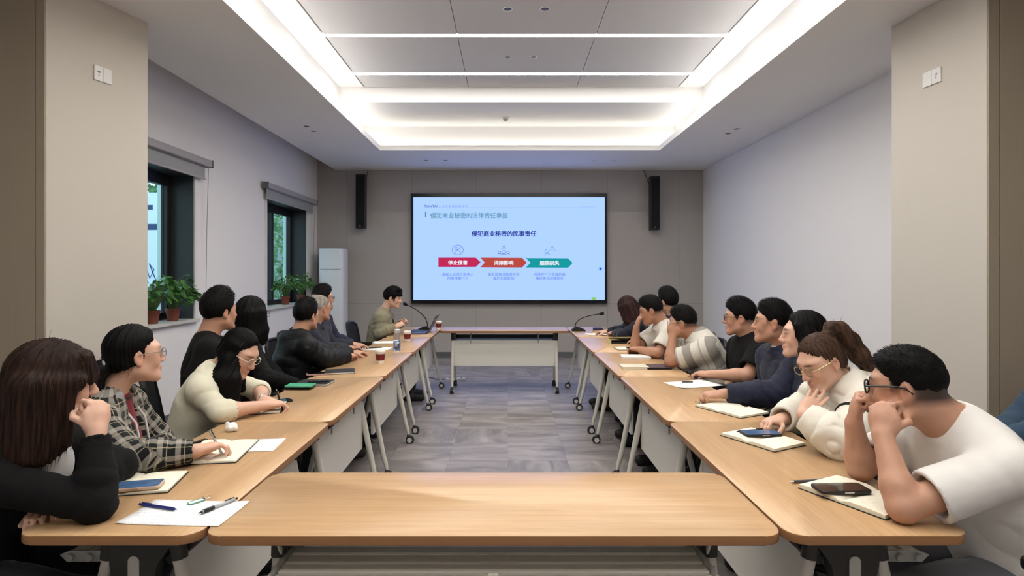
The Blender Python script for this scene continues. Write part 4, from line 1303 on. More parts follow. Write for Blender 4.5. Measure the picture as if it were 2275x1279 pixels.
    F.cap(hip + (0, 0, .06), hip, .118, .115, .03, (fw, .8))
    kd = np.array([bf[0], bf[1], 0]) * .43 if knees is None else np.asarray(knees, float)
    shoes = []
    for sg, h_ in ((1, hl), (-1, hr)):
        kn = h_ + kd + sv * sg * .03; kn[2] = .50
        an = kn - kd * .12; an[2] = .10
        F.cap(h_, kn, .088, .064, .03); F.cap(kn, an + (0, 0, .0), .060, .046, .03)
        shoes.append((an, nz(kd)))
    F.plane((0, 0, .075), (0, 0, -1))
    V, Q = F.surface(max(.013, vox * 1.9)); n_ = normals(V, Q); V = V + n_ * (.004 * waves(V, seed + 5, 38., 3))[:, None]
    link('trousers', qmesh('trousers', V, Q), trousers or cloth('dark_trousers', srgb(30, 31, 36)), body)
    for an, d in shoes:
        F = Field(); F.cap(an * (1, 1, 0) + (0, 0, .048) - d * .03, an * (1, 1, 0) + (0, 0, .040) + d * .15, .045, .038, .02); F.cap(an * (1, 1, 0) + (0, 0, .08), an * (1, 1, 0) + (0, 0, .05), .046, .05, .02)
        F.plane((0, 0, .004), (0, 0, -1)); V, Q = F.surface(.012)
        link('shoe', qmesh('shoe', V, Q), mat('shoe_black', srgb(26, 26, 27), .5), body)
    if specs is not None:
        glasses(body, P, R, hs, specs[0], specs[1], specs[2])
    if chair: chair_at(hip[0] - bf[0] * .02, hip[1] - bf[1] * .02, math.atan2(bf[1], bf[0]), chair_lab)
    return body, dict(P=P, R=R, N=N_, fw=fw, upt=upt, sv=sv, am=am, tips=tips)

# long hair shapes -------------------------------------------------
def cap_hair(F, P, R, hs, grow=.012, front=.098, bangs=False, tied=False):
    E = lambda x, y, z, rx, ry, rz, k=.02, sub=False: F.ell(P(x, y, z), R, np.array([rx, ry, rz]) * hs, k, sub)
    E(0, -.016, .034, .0755 + grow, .096 + grow, .091 + grow)
    E(0, -.05, -.03, .066 + grow, .058 + grow, .045 if tied else .07, .03)
    if tied:
        E(0, .106, -.030, .124, .078, .126, .020, True)
        F.plane(P(0, -.07, -.058), nz(-R[2] + .40 * R[1]))
        for sg in (-1, 1): E(sg * .085, .060, .0, .05, .046, .058, .015, True)
    elif not bangs: E(0, front + .008, -.048, .108, .066, .114, .018, True)
    else: E(0, .118, -.075, .075, .062, .085, .012, True)
# ------------------------------------------------------------------ garments
K_black = cloth('black_knit', srgb(11, 11, 12), .9, sheen=0)
K_blacktee = cloth('black_tee', srgb(11, 11, 12), .9, sheen=0)
K_jacket = cloth('black_jacket', srgb(15, 16, 18), .55, fold=.6, sheen=0)
K_navy = cloth('navy_jacket', srgb(26, 31, 52), .75, fold=.5)
K_navy2 = cloth('navy_suit', srgb(28, 31, 44), .8, fold=.3)
K_cream = cloth('cream_sweater', srgb(216, 212, 190), .95, bump=.2, bscale=320)
K_white = cloth('white_tee', srgb(224, 221, 216), .9, fold=.3, bump=.06, sheen=0)
K_hood = cloth('white_nylon_jacket', srgb(222, 217, 204), .6, fold=.5, bump=.05, sheen=0)
K_polo = cloth('striped_polo', srgb(200, 195, 185), .9, pattern='stripe')
K_tee2 = cloth('pale_grey_tee', srgb(206, 200, 190), .9)
K_plaid = cloth('plaid_shirt', srgb(40, 40, 40), .9, pattern='plaid')
K_khaki = cloth('khaki_blazer', srgb(134, 128, 106), .85, fold=.4)
K_denim = cloth('denim', srgb(52, 72, 92), .9, bump=.5, bscale=300)
K_jeans = cloth('grey_jeans', srgb(96, 98, 102), .9, bump=.5, bscale=300)
G_black = mat('glasses_black', srgb(18, 18, 20), .3)
G_silver = mat('glasses_silver', srgb(150, 146, 140), .25, metal=.9)
G_gold = mat('glasses_gold', srgb(190, 168, 130), .25, metal=.9)
G_clear = mat('glasses_clear', srgb(214, 200, 184), .2)
V3 = lambda *a: np.array(a, float)
dn = (0, 0, -1)
def lap(hip, s):            # relaxed arm with the hand on the thigh
    hip = np.asarray(hip, float); return None

# ================================================================== LEFT ROW (faces +x)
# 1 nearest woman, black top, brown hair with bangs, cheek on fist
def hair_l1(F, P, R, hs, q):
    cap_hair(F, P, R, hs, .016, bangs=True)
    s_, f, u = R
    for sg in (-1, 1):
        for y, L_, r in ((.05, -.10 if sg > 0 else .02, .016), (.022, -.165, .022), (-.008, -.19, .028), (-.04, -.205, .034), (-.075, -.20, .034)):
            F.cap(P(sg * .078, y, .01), P(sg * (.084 if y > 0 else .075), y + .004, L_), r * hs, r * .85 * hs, .025)
    for x in (-.045, 0, .045): F.cap(P(x, -.085, 0), P(x * 1.2, -.095, -.205), .034 * hs, .028 * hs, .03)
    for x in np.linspace(-.06, .06, 9):
        F.cap(P(x, .078 - 5 * x * x, .085), P(x * 1.1, .108 - 7 * x * x, .030 - 2 * abs(x) * .2), .014 * hs, .008 * hs, .012)
    F.cap(P(.068, .06, .06), P(.078, .072, -.07), .018 * hs, .012 * hs, .02)
b1, q1 = person('woman in black top with shoulder-length brown hair resting cheek on fist, nearest on window side',
       (-1.60, 1.80, .53), (-1.47, 1.765, .945), (-1.365, 1.76, 1.115), (.68, .73, -.06),
       {'R': ((-1.165, 1.655, .797), (-1.205, 1.715, .985), (-.12, .30, .94), (-.75, .45, .2), 'fist'),
        'L': ((-1.30, 1.96, .805), (-1.315, 1.74, .787), (.05, -1, -.05), dn, 'relaxed')},
       K_black, 'long', hair='long', hair_fn=hair_l1, hairm='brown', female=True, vox=.0045, hs=.97, loose=.008, collar='crew', sh_off=(0, .03),
       topname='sweater', chair_lab='black office chair under the nearest woman on the window side')

F = Field(); F.ell((-1.385, 1.775, .865), np.eye(3), (.05, .07, .085), .02); V, Q = F.surface(.006)
link('undershirt', qmesh('undershirt', V, Q), cloth('pale_grey_undershirt', srgb(190, 190, 190), .9), b1)

# 2 plaid hooded shirt, ponytail, glasses
def hair_l2(F, P, R, hs, q):
    cap_hair(F, P, R, hs, .006, tied=True)
    s_, f, u = R
    for sg in (-1, 1):
        F.ell(P(sg * .088, -.006, -.018), R, np.array([.02, .02, .034]) * hs, .008, True)
    F.cap(P(0, -.105, -.02), P(0, -.135, -.05), .022 * hs, .030 * hs, .02)
    F.cap(P(0, -.135, -.05), P(0, -.155, -.12), .034 * hs, .034 * hs, .02); F.cap(P(0, -.155, -.12), P(.01, -.15, -.19), .034 * hs, .012 * hs, .02)
def plaid_extra(F, q):
    N_, fw, upt, sv = q['N'], q['fw'], q['upt'], q['sv']
    F.cap(N_ + fw * .09 + upt * .03, N_ + fw * .150 - upt * .15, .050, .040, .01, None, True); F.cap(N_ + fw * .150 - upt * .15, N_ + fw * .165 - upt * .33, .040, .022, .01, None, True)
b2, q2 = person('woman in plaid hooded shirt with ponytail and glasses holding a pen over notebook',
       (-1.60, 2.27, .53), (-1.55, 2.27, .955), (-1.462, 2.295, 1.128), (.64, .77, .02),
       {'R': ((-1.325, 2.05, .802), (-1.135, 2.135, .800), (.62, .75, .06), (.1, -.2, -1), 'relaxed'),
        'L': ((-1.50, 2.50, .74), (-1.38, 2.40, .655), (.9, -.4, -.1), dn, 'relaxed')},
       K_plaid, 'long', hair='long', hair_fn=hair_l2, hairm='black', fuzz=.15, female=True, vox=.0045, hs=.92, loose=.016, collar=None, specs=(G_silver, .021, .0012),
       topname='plaid_shirt', extra=plaid_extra, chair_lab='black office chair under the woman in plaid', bf=(.96, .28, 0))
def accessories_l2():
    N_, fw, upt, sv, P, R = (q2[k] for k in ('N', 'fw', 'upt', 'sv', 'P', 'R'))
    F = Field()   # grey hood lying on the back and round the neck
    F.tor(N_ - fw * .025 + upt * .0, nz(upt - .35 * fw), .100, .026, .02); F.ell(N_ - fw * .12 - upt * .03, [sv, fw, upt], (.11, .04, .075), .03)
    F.cap(N_ - fw * .0 - upt * .03, N_ + upt * .12 + fw * .03, .066, .07, .006, None, True); F.cap(N_ + fw * .11 + upt * .04, N_ + fw * .11 - upt * .1, .075, .075, .006, None, True)
    V, Q = F.surface(.006); link('hood', qmesh('hood', V, Q), cloth('hood_grey', srgb(150, 150, 148), .95), b2)
    F = Field(); F.cap(N_ + fw * .055 - upt * .02, N_ + fw * .104 - upt * .16, .058, .050, .02, (fw, .45)); F.cap(N_ + fw * .104 - upt * .16, N_ + fw * .116 - upt * .30, .050, .036, .02, (fw, .45))
    V, Q = F.surface(.006); link('undershirt', qmesh('undershirt', V, Q), cloth('dark_red_tee', srgb(122, 34, 48), .9), b2)
    F = Field(); F.tor(N_ + fw * .010 + upt * .014, nz(upt + .0 * fw), .060, .009, .01)
    V, Q = F.surface(.005); link('undershirt_collar', qmesh('undershirt_collar', V, Q), cloth('brown_rib', srgb(58, 44, 42), .9), b2)
    for sg in (-1, 1):
        pts = [N_ + sv * sg * .06 + fw * .06 - upt * .0, N_ + sv * sg * .055 + fw * .118 - upt * .07, N_ + sv * sg * .05 + fw * .150 - upt * .18, N_ + sv * sg * .058 + fw * .155 - upt * .30]
        MB().tube([tuple(p) for p in pts], .0042, 6).build('drawstring', mat('drawstring_white', srgb(210, 208, 204), .8), b2, True)
    pts = [P(.026 * math.cos(a), -.118 - .012 * math.sin(a) * .4, -.030 + .026 * math.sin(a)) for a in np.linspace(0, 2 * PI, 16)]
    MB().tube([tuple(p) for p in pts], .0055, 6).build('hair_tie', mat('hair_tie_grey', srgb(168, 164, 172), .6), b2, True)
    w_ = q2['am']['R'][2]; MB().ball(tuple(w_ + V3(-.01, -.03, .012)), .006, 8, 6).build('cuff_button', mat('button_pearl', srgb(220, 220, 222), .3), b2, True)
accessories_l2()

# 3 cream sweater, long black hair, writing
def hair_l3(F, P, R, hs, q):
    cap_hair(F, P, R, hs, .006, tied=True)
    for sg in (-1, 1):
        for y in (.02, -.01, -.04): F.cap(P(sg * .07, y, .05), P(sg * .078, y - .01, -.03), .017 * hs, .018 * hs, .02)
    # hair falls straight down in front of the near shoulder and behind
    for (x, y), r in (((.010, -.095), .024), ((-.020, -.105), .028), ((-.05, -.105), .028), ((.035, -.085), .018)):
        a = P(-.072, 0, -.02); a = V3(-1.36 + x * .4, 2.95 + y * .75, 1.02)
        F.cap(a, V3(-1.36 + x, 2.95 + y * 1.15, .93), r, r * 1.05, .03); F.cap(V3(-1.36 + x, 2.95 + y * 1.15, .93), V3(-1.345 + x, 2.94 + y * 1.1, .80), r * 1.05, r * .55, .03)
    for x in (-.05, -.02): F.cap(V3(-1.37 + x, 3.03, 1.02), V3(-1.36 + x, 3.05, .84), .026, .016, .03)
b3, q3 = person('woman in cream sweater with long black hair and clear glasses bent over writing',
       (-1.60, 2.90, .53), (-1.475, 2.93, .945), (-1.35, 2.945, 1.047), (.86, -.16, -.50),
       {'R': ((-1.345, 2.735, .797), (-1.195, 2.905, .792), (.70, .66, -.02), (.25, .2, -.95), 'pen'),
        'L': ((-1.36, 3.22, .80), (-1.275, 3.03, .795), (.75, -.35, -.05), dn, 'curled')},
       K_cream, 'three', up=(.35, 0, .9), hair='long', hair_fn=hair_l3, hairm='black', fuzz=.6, female=True, vox=.0048, hs=.92, loose=.007, collar=None, specs=(G_clear, .022, .0017),
       topname='sweater', chair_lab='black office chair under the woman in cream sweater', bf=(1, .12, 0))
w_ = q3['am']['L'][2]
MB().tube([tuple(w_ + V3(.0, .0, 0) + .030 * (V3(0, 1, .2) * math.cos(a) + V3(.2, 0, 1) * math.sin(a) * .8)) for a in np.linspace(0, 2 * PI, 16)], .006, 6).build('wristwatch', mat('watch_steel', srgb(190, 180, 170), .3, metal=.6), b3, True)

# 4 man in black T-shirt seen from behind
person('man in black T-shirt with thick black hair, sitting upright behind the writing woman',
       (-1.76, 3.42, .53), (-1.765, 3.43, 1.055), (-1.705, 3.46, 1.222), (.50, .86, .0),
       {'R': ((-1.74, 3.20, .79), (-1.55, 3.33, .66), (.9, .3, -.1), dn, 'relaxed'), 'L': ((-1.72, 3.68, .79), (-1.52, 3.58, .66), (.9, -.3, -.1), dn, 'relaxed')},
       K_blacktee, 'short', hairm='black', top_h=.030, side=.012, vox=.0055, skin='mid', collar='crew', scalp=.9, bf=(.9, .43, 0), low=-.085, topname='t_shirt', chair_lab='black office chair under the man in black T-shirt on the window side')

# 5 woman with long black hair from behind
def hair_l5(F, P, R, hs, q):
    cap_hair(F, P, R, hs, .014, front=.094)
    for sg in (-1, 1):
        for y, L_ in ((.03, -.17), (0, -.20), (-.04, -.24), (-.08, -.27)):
            F.cap(P(sg * .078, y, .02), P(sg * .085, y, L_ * .6), .024 * hs, .03 * hs, .03); F.cap(P(sg * .085, y, L_ * .6), P(sg * (.075 + .02 * (y > -.03)), y + .01, L_), .03 * hs, .016 * hs, .03)
    for x in (-.04, 0, .04): F.cap(P(x, -.09, 0), P(x, -.10, -.27), .034 * hs, .026 * hs, .03)
person('woman in black with long wavy black hair and glasses, facing the screen',
       (-1.77, 3.93, .53), (-1.775, 3.94, .99), (-1.728, 3.96, 1.163), (.52, .85, 0),
       {'R': ((-1.54, 3.72, .78), (-1.39, 3.90, .70), (.8, .5, -.2), dn, 'relaxed'), 'L': ((-1.68, 4.14, .76), (-1.55, 4.05, .66), (.9, -.1, -.1), dn, 'relaxed')},
       K_black, 'long', hair='long', hair_fn=hair_l5, hairm='black', female=True, vox=.006, collar='crew', specs=(G_silver, .02, .0014), bf=(.85, .5, 0), topname='blouse',
       chair_lab='black office chair under the woman with long wavy hair')

# 6 man in black hooded jacket, arm on table
person('man in black hooded jacket leaning on the table with his forearm, seen from behind',
       (-1.64, 4.36, .53), (-1.575, 4.39, .955), (-1.527, 4.44, 1.125), (.38, .92, .0),
       {'R': ((-1.36, 4.32, .805), (-1.25, 4.58, .795), (.2, .95, -.05), dn, 'relaxed'), 'L': ((-1.42, 4.66, .80), (-1.28, 4.80, .79), (.6, .7, 0), dn, 'relaxed')},
       K_jacket, 'long', hairm='black', top_h=.020, side=.010, vox=.0062, skin='mid', collar='hood', scalp=.85, loose=.026, bf=(.8, .6, 0), low=-.09, topname='jacket',
       chair_lab='black office chair under the man in black hooded jacket')
# 7 older man, thin grey hair
def hair_l7(F, P, R, hs, q):
    hair_short(F, P, R, hs, .004, False, .004, -.06)
    F.ell(P(0, .03, .10), R, np.array([.06, .09, .05]) * hs, .01, True)
person('older man in navy jacket with thin grey hair and glasses, hand on the table',
       (-1.69, 5.0, .53), (-1.665, 5.0, .97), (-1.612, 5.02, 1.148), (.55, .83, 0),
       {'R': ((-1.50, 4.86, .79), (-1.40, 5.09, .79), (.45, .85, -.02), dn, 'flat'), 'L': ((-1.56, 5.2, .79), (-1.40, 5.3, .79), (.8, .3, 0), dn, 'relaxed')},
       K_navy2, 'long', hair='none', hair_fn=hair_l7, hairm='grey', vox=.0068, skin='mid', collar='polo', specs=(G_gold, .019, .0014), loose=.02, topname='jacket',
       chair_lab='black office chair under the grey haired man')
# 8 man behind him
person('dark haired man with glasses just behind the grey haired man',
       (-1.84, 5.62, .53), (-1.83, 5.62, 1.035), (-1.782, 5.64, 1.205), (.8, .6, 0),
       {'R': ((-1.72, 5.42, .79), (-1.50, 5.5, .74), (.9, .3, 0), dn, 'relaxed'), 'L': ((-1.72, 5.82, .79), (-1.50, 5.75, .74), (.9, -.3, 0), dn, 'relaxed')},
       K_navy, 'long', hairm='soft', vox=.007, skin='mid', collar='polo', specs=(G_black, .019, .0016), scalp=.8, topname='jacket',
       chair_lab='black office chair under the man behind the grey haired man')
# 9 speaker in khaki blazer
def hair_l9(F, P, R, hs, q):
    hair_short(F, P, R, hs, .018, True, .014, -.10)
    for x in np.linspace(-.06, .06, 7): F.cap(P(x, .06, .10), P(x * 1.15, .10 - 6 * x * x, .045), .02 * hs, .011 * hs, .015)
    for sg in (-1, 1): F.cap(P(sg * .078, .045, .05), P(sg * .079, .04, -.025), .016 * hs, .009 * hs, .015)
b9, q9 = person('woman speaker in khaki blazer with short black hair talking into the microphone',
       (-1.50, 6.72, .53), (-1.425, 6.70, .985), (-1.315, 6.70, 1.163), (.97, -.06, -.18),
       {'R': ((-1.42, 6.49, .775), (-1.255, 6.57, .842), (.78, .45, .42), (0, .6, -.6), 'curled'), 'L': ((-1.40, 6.92, .79), (-1.235, 6.78, .86), (.75, -.4, .5), (0, -.6, -.6), 'curled')},
       K_khaki, 'long', hair='none', hair_fn=hair_l9, hairm='black', female=True, vox=.007, collar=None, loose=.018, girth=1.1, hs=.93, topname='blazer',
       chair_lab='black office chair under the speaker beside the microphone')
F = Field(); N_, fw, upt = q9['N'], q9['fw'], q9['upt']
F.cap(N_ + fw * .07 - upt * .01, N_ + fw * .115 - upt * .16, .034, .030, .02, (fw, .5)); V, Q = F.surface(.008)
link('blouse', qmesh('blouse', V, Q), cloth('white_blouse', srgb(206, 204, 198), .8), b9)
for sg in (-1, 1):
    sv_ = q9['sv']; P_ = [N_ + sv_ * sg * .055 + fw * .03 + upt * .01, N_ + sv_ * sg * .045 + fw * .115 - upt * .08, N_ + sv_ * sg * .02 + fw * .145 - upt * .24]
    MB().tube([tuple(p) for p in P_], [.014, .017, .008], 6).build('lapel', cloth('lapel_dark', srgb(40, 36, 34), .8) if sg > 0 else K_khaki, b9, True)

# ================================================================== RIGHT ROW (faces -x)
# 1 man in white T-shirt, both fists at the face
person('man in white T-shirt and black glasses with both fists against his face',
       (1.555, 1.84, .53), (1.385, 1.80, .965), (1.243, 1.825, 1.095), (-.72, .68, -.10),
       {'L': ((1.105, 1.635, .795), (1.112, 1.735, .968), (.18, .34, .92), (.72, .55, -.2), 'fist'),
        'R': ((1.185, 1.965, .795), (1.142, 1.930, .955), (.10, -.04, .98), (.85, -.45, 0), 'fist')},
       K_white, 'short', hairm='black', top_h=.004, side=.002, flen=.6, folds=1.1, vox=.0045, skin='mid', girth=1.12, loose=.013, collar='crew', scalp=.93, specs=(G_black, .0225, .0029), hs=.99,
       trousers=K_jeans, shw=.185, low=-.042, topname='t_shirt', chair_lab='black office chair under the man in white T-shirt, armrest at the frame corner')

# 2 ponytail woman in white hooded jacket
def hair_r2(F, P, R, hs, q):
    cap_hair(F, P, R, hs, .005, tied=True)
    for sg in (-1, 1):
        F.ell(P(sg * .088, -.006, -.018), R, np.array([.02, .02, .030]) * hs, .008, True)
    E_ = lambda *p: P(*p)
    # ponytail: up from the crown, then down the back
    pts = [P(0, -.085, .085), P(0, -.125, .115), P(.0, -.165, .085), P(.0, -.185, .02), P(.0, -.20, -.06), P(0, -.225, -.14), P(0, -.27, -.20)]
    rs = [.022, .026, .034, .040, .042, .034, .016]
    for i in range(6): F.cap(pts[i], pts[i+1], rs[i] * hs, rs[i+1] * hs, .02)
b12, q12 = person('woman with brown ponytail and gold glasses in white hooded jacket, chin on hand',
       (1.56, 2.52, .53), (1.435, 2.475, .965), (1.312, 2.455, 1.075), (-.86, -.20, -.42),
       {'L': ((1.265, 2.215, .81), (1.175, 2.325, .885), (.70, .36, .60), (.25, .92, -.3), 'cheek'),
        'R': ((1.345, 2.70, .80), (1.205, 2.585, .802), (-.90, -.35, -.03), (.1, -.1, -1), 'curled')},
       K_hood, 'long', up=(-.30, 0, .92), hair='long', hair_fn=hair_r2, hairm='chestnut', fuzz=.6, female=True, vox=.0046, loose=.032, collar='hood', specs=(G_gold, .021, .0013), hs=.91,
       topname='jacket', chair_lab='black office chair under the woman with brown ponytail')
w_ = q12['am']
def stripe_band(c, ax, r, name, parent):
    e1 = nz(np.cross(ax, (0, 0, 1.))); e2 = np.cross(ax, e1)
    MB().tube([tuple(c + r * (e1 * math.cos(a) + e2 * math.sin(a))) for a in np.linspace(0, 2 * PI, 22)], .0065, 6).build(name, mat('stripe_black', srgb(22, 22, 24), .8), parent, True)
s_, e_, wq = w_['R'][:3]
for t_ in (.30, .50): stripe_band(e_ + (wq - e_) * t_, nz(wq - e_), .0735 - t_ * .012, 'sleeve_stripe', b12)
s_, e_, wq = w_['L'][:3]
for t_ in (.22, .40): stripe_band(s_ + (e_ - s_) * t_, nz(e_ - s_), .083, 'sleeve_stripe', b12)

# 3 woman with black hair behind
def hair_r3(F, P, R, hs, q):
    cap_hair(F, P, R, hs, .008, tied=True)
    F.cap(P(0, -.09, 0), P(0, -.12, -.14), .04 * hs, .03 * hs, .03)
    for sg in (-1, 1):
        F.cap(P(sg * .07, .035, .05), P(sg * .08, .012, -.06), .018 * hs, .016 * hs, .02); F.ell(P(sg * .074, -.015, -.012), R, np.array([.022, .034, .05]) * hs, .02)
person('woman with smooth black hair in navy jacket half hidden behind the ponytail woman',
       (1.62, 2.97, .53), (1.575, 2.97, .975), (1.497, 2.965, 1.135), (-.92, .36, 0),
       {'L': ((1.57, 2.79, .75), (1.47, 2.93, .66), (-.8, .5, -.1), dn, 'relaxed'), 'R': ((1.57, 3.12, .74), (1.47, 3.05, .66), (-.9, .0, -.1), dn, 'relaxed')},
       K_navy, 'long', hair='long', hair_fn=hair_r3, hairm='black', fuzz=.6, female=True, vox=.0055, collar='polo', loose=.02, topname='jacket', chair_lab='black office chair under the woman behind the ponytail woman')
# 4 man in navy jacket, arm on the table
b14, q14 = person('man in navy work jacket with cropped hair stretching his forearm across the table',
       (1.63, 3.30, .53), (1.575, 3.30, 1.0), (1.497, 3.305, 1.168), (-.89, .44, .02),
       {'L': ((1.405, 3.06, .815), (1.150, 3.115, .805), (-.97, .10, -.06), (0, .1, -1), 'curled'), 'R': ((1.58, 3.52, .74), (1.48, 3.42, .66), (-.9, -.2, -.1), dn, 'relaxed')},
       K_navy, 'long', hairm='black', top_h=.018, side=.003, vox=.0055, skin='mid', collar='polo', scalp=.6, loose=.022, low=-.03, topname='jacket', chair_lab='black office chair under the man in navy work jacket')
F = Field(); N_, fw, upt = q14['N'], q14['fw'], q14['upt']
F.tor(N_ + fw * .016 + upt * .032, nz(upt - .1 * fw), .056, .011, .01); V, Q = F.surface(.006)
link('undershirt', qmesh('undershirt', V, Q), cloth('white_shirt', srgb(214, 216, 222), .9), b14)
for c_ in (W(1755, 866, 3.0), W(1707, 868, 3.02)):
    pass
# 5 man in black T-shirt, glasses
b15, q15 = person('man in black T-shirt and glasses sitting upright with bare forearm on the table edge',
       (1.67, 3.92, .53), (1.625, 3.90, .985), (1.548, 3.90, 1.152), (-.91, .40, -.06),
       {'L': ((1.50, 3.66, .805), (1.31, 3.79, .79), (-.75, .62, 0), dn, 'relaxed'), 'R': ((1.62, 4.14, .74), (1.50, 4.02, .66), (-.9, -.3, -.1), dn, 'relaxed')},
       K_blacktee, 'short', hairm='black', top_h=.022, side=.008, vox=.006, skin='mid', girth=1.12, loose=.02, collar='high', scalp=.8, specs=(G_black, .020, .0016), topname='t_shirt',
       chair_lab='black office chair under the man in black T-shirt on the wall side')
# 6 man in striped polo
person('man in grey and white striped polo shirt leaning with his hand over his mouth',
       (1.52, 4.28, .53), (1.415, 4.32, .955), (1.300, 4.35, 1.080), (-.86, .50, -.12),
       {'L': ((1.185, 4.265, .795), (1.215, 4.315, .975), (-.02, .15, .98), (.6, .75, -.1), 'curled'), 'R': ((1.46, 4.55, .74), (1.40, 4.42, .665), (-.7, -.6, 0), dn, 'relaxed')},
       K_polo, 'short', hairm='soft', top_h=.012, side=.006, vox=.0062, skin='tan', girth=1.12, loose=.022, collar='polo', scalp=.8, specs=(G_silver, .019, .0014), low=-.065, topname='polo_shirt',
       chair_lab='black office chair under the man in striped polo shirt')
# 7 man in pale T-shirt, chin on hand
person('man in pale grey T-shirt resting his chin on his raised hand',
       (1.50, 5.0, .53), (1.335, 5.0, .985), (1.225, 5.0, 1.128), (-.88, .30, -.30),
       {'R': ((1.10, 5.06, .795), (1.105, 5.03, .975), (.25, -.06, .95), (.85, .0, -.3), 'curled'), 'L': ((1.225, 4.76, .795), (1.11, 4.94, .80), (-.5, .8, 0), dn, 'relaxed')},
       K_tee2, 'short', hairm='soft', top_h=.016, side=.006, vox=.0068, skin='tan', loose=.02, collar='polo', scalp=.8, low=-.06, topname='t_shirt', chair_lab='black office chair under the man in pale grey T-shirt')
# 8 person behind
person('dark haired person in dark navy top behind the man in pale T-shirt',
       (1.60, 5.55, .53), (1.575, 5.53, 1.01), (1.513, 5.55, 1.178), (-.62, .78, 0),
       {'L': ((1.45, 5.36, .80), (1.28, 5.5, .79), (-.8, .5, 0), dn, 'relaxed'), 'R': ((1.47, 5.75, .80), (1.3, 5.72, .79), (-.9, .1, 0), dn, 'relaxed')},
       K_navy2, 'long', hairm='black', top_h=.026, side=.014, vox=.007, skin='mid', collar='polo', scalp=.9, low=-.09, topname='jacket', chair_lab='black office chair behind the man in pale T-shirt')
# 9 woman with reddish brown hair
def hair_r9(F, P, R, hs, q):
    cap_hair(F, P, R, hs, .014, front=.092)
    for sg in (-1, 1):
        for y, L_ in ((.03, -.13), (0, -.16), (-.04, -.19), (-.08, -.2)):
            F.cap(P(sg * .076, y, .02), P(sg * .084, y, L_), .026 * hs, .024 * hs, .03)
    for x in (-.04, 0, .04): F.cap(P(x, -.09, 0), P(x, -.11, -.2), .034 * hs, .028 * hs, .03)
b19, q19 = person('woman in navy suit with reddish brown hair writing near the far microphone',
       (1.45, 6.27, .53), (1.365, 6.25, .935), (1.275, 6.25, 1.065), (-.70, .60, -.40),
       {'L': ((1.20, 6.09, .80), (1.15, 6.33, .793), (-.35, .9, 0), dn, 'pen'), 'R': ((1.25, 6.46, .80), (1.10, 6.50, .79), (-.8, .3, 0), dn, 'relaxed')},
       K_navy2, 'long', hair='long', hair_fn=hair_r9, hairm='reddish', female=True, vox=.0075, collar=None, loose=.016, topname='suit_jacket', hs=.98,
       chair_lab='black office chair under the woman with reddish brown hair')
# 10 person in denim at the frame edge
person('person in dark denim jacket seated apart at the right edge, mostly out of frame',
       (2.86, 2.80, .53), (2.84, 2.80, .99), (2.76, 2.80, 1.16), (-.9, .4, 0),
       {'L': ((2.46, 2.60, .745), (2.25, 2.66, .69), (-.9, .2, -.3), (0, .3, -1), 'relaxed'), 'R': ((2.62, 3.0, .68), (2.42, 2.88, .64), (-.9, -.3, -.2), dn, 'relaxed')},
       K_denim, 'long', hairm='black', vox=.006, skin='mid', collar='polo', scalp=.8, loose=.022, topname='jacket', trousers=cloth('black_trousers', srgb(20, 20, 22)),
       chair_lab='black office chair under the person in denim jacket')
# ================================================================== THINGS ON THE TABLES
ZTOP = TZ + .0005
def ink_paper(name, base, ink, rows=60., amount=.5, dens=160.):
    """handwriting and print as flat marks"""
    if name in MATS: return MATS[name]
    m = bpy.data.materials.new(name); m.use_nodes = True
    N = m.node_tree.nodes; L = m.node_tree.links; b = N['Principled BSDF']
    tc = N.new('ShaderNodeTexCoord'); sp = N.new('ShaderNodeSeparateXYZ'); L.new(tc.outputs['Object'], sp.inputs[0])
    mu = N.new('ShaderNodeMath'); mu.operation = 'MULTIPLY'; mu.inputs[1].default_value = rows; L.new(sp.outputs[1], mu.inputs[0])
    fr = N.new('ShaderNodeMath'); fr.operation = 'FRACT'; L.new(mu.outputs[0], fr.inputs[0])
    lt_ = N.new('ShaderNodeMath'); lt_.operation = 'LESS_THAN'; lt_.inputs[1].default_value = .55; L.new(fr.outputs[0], lt_.inputs[0])
    mp = N.new('ShaderNodeMapping'); mp.inputs['Scale'].default_value = (1, 1.6, 1); L.new(tc.outputs['Object'], mp.inputs[0])
    n = N.new('ShaderNodeTexNoise'); n.inputs['Scale'].default_value = dens; n.inputs['Detail'].default_value = 2; L.new(mp.outputs[0], n.inputs['Vector'])
    n2 = N.new('ShaderNodeTexNoise'); n2.inputs['Scale'].default_value = 9; L.new(tc.outputs['Object'], n2.inputs['Vector'])
    gt = N.new('ShaderNodeMath'); gt.operation = 'GREATER_THAN'; gt.inputs[1].default_value = .56; L.new(n.outputs['Fac'], gt.inputs[0])
    g2 = N.new('ShaderNodeMath'); g2.operation = 'GREATER_THAN'; g2.inputs[1].default_value = .44; L.new(n2.outputs['Fac'], g2.inputs[0])
    m1 = N.new('ShaderNodeMath'); m1.operation = 'MULTIPLY'; L.new(lt_.outputs[0], m1.inputs[0]); L.new(gt.outputs[0], m1.inputs[1])
    m2 = N.new('ShaderNodeMath'); m2.operation = 'MULTIPLY'; L.new(m1.outputs[0], m2.inputs[0]); L.new(g2.outputs[0], m2.inputs[1])
    m3 = N.new('ShaderNodeMath'); m3.operation = 'MULTIPLY'; m3.inputs[1].default_value = amount; L.new(m2.outputs[0], m3.inputs[0])
    mx = N.new('ShaderNodeMix'); mx.data_type = 'RGBA'; mx.inputs['A'].default_value = base; mx.inputs['B'].default_value = ink
    L.new(m3.outputs[0], mx.inputs['Factor']); L.new(mx.outputs['Result'], b.inputs['Base Color']); b.inputs['Roughness'].default_value = .85
    MATS[name] = m; return m
M_note = ink_paper('written_cream_page', srgb(238, 232, 212), srgb(90, 90, 100), 110, .25, 300)
M_print = ink_paper('printed_page', srgb(238, 240, 242), srgb(90, 95, 110), 90, .4, 260)
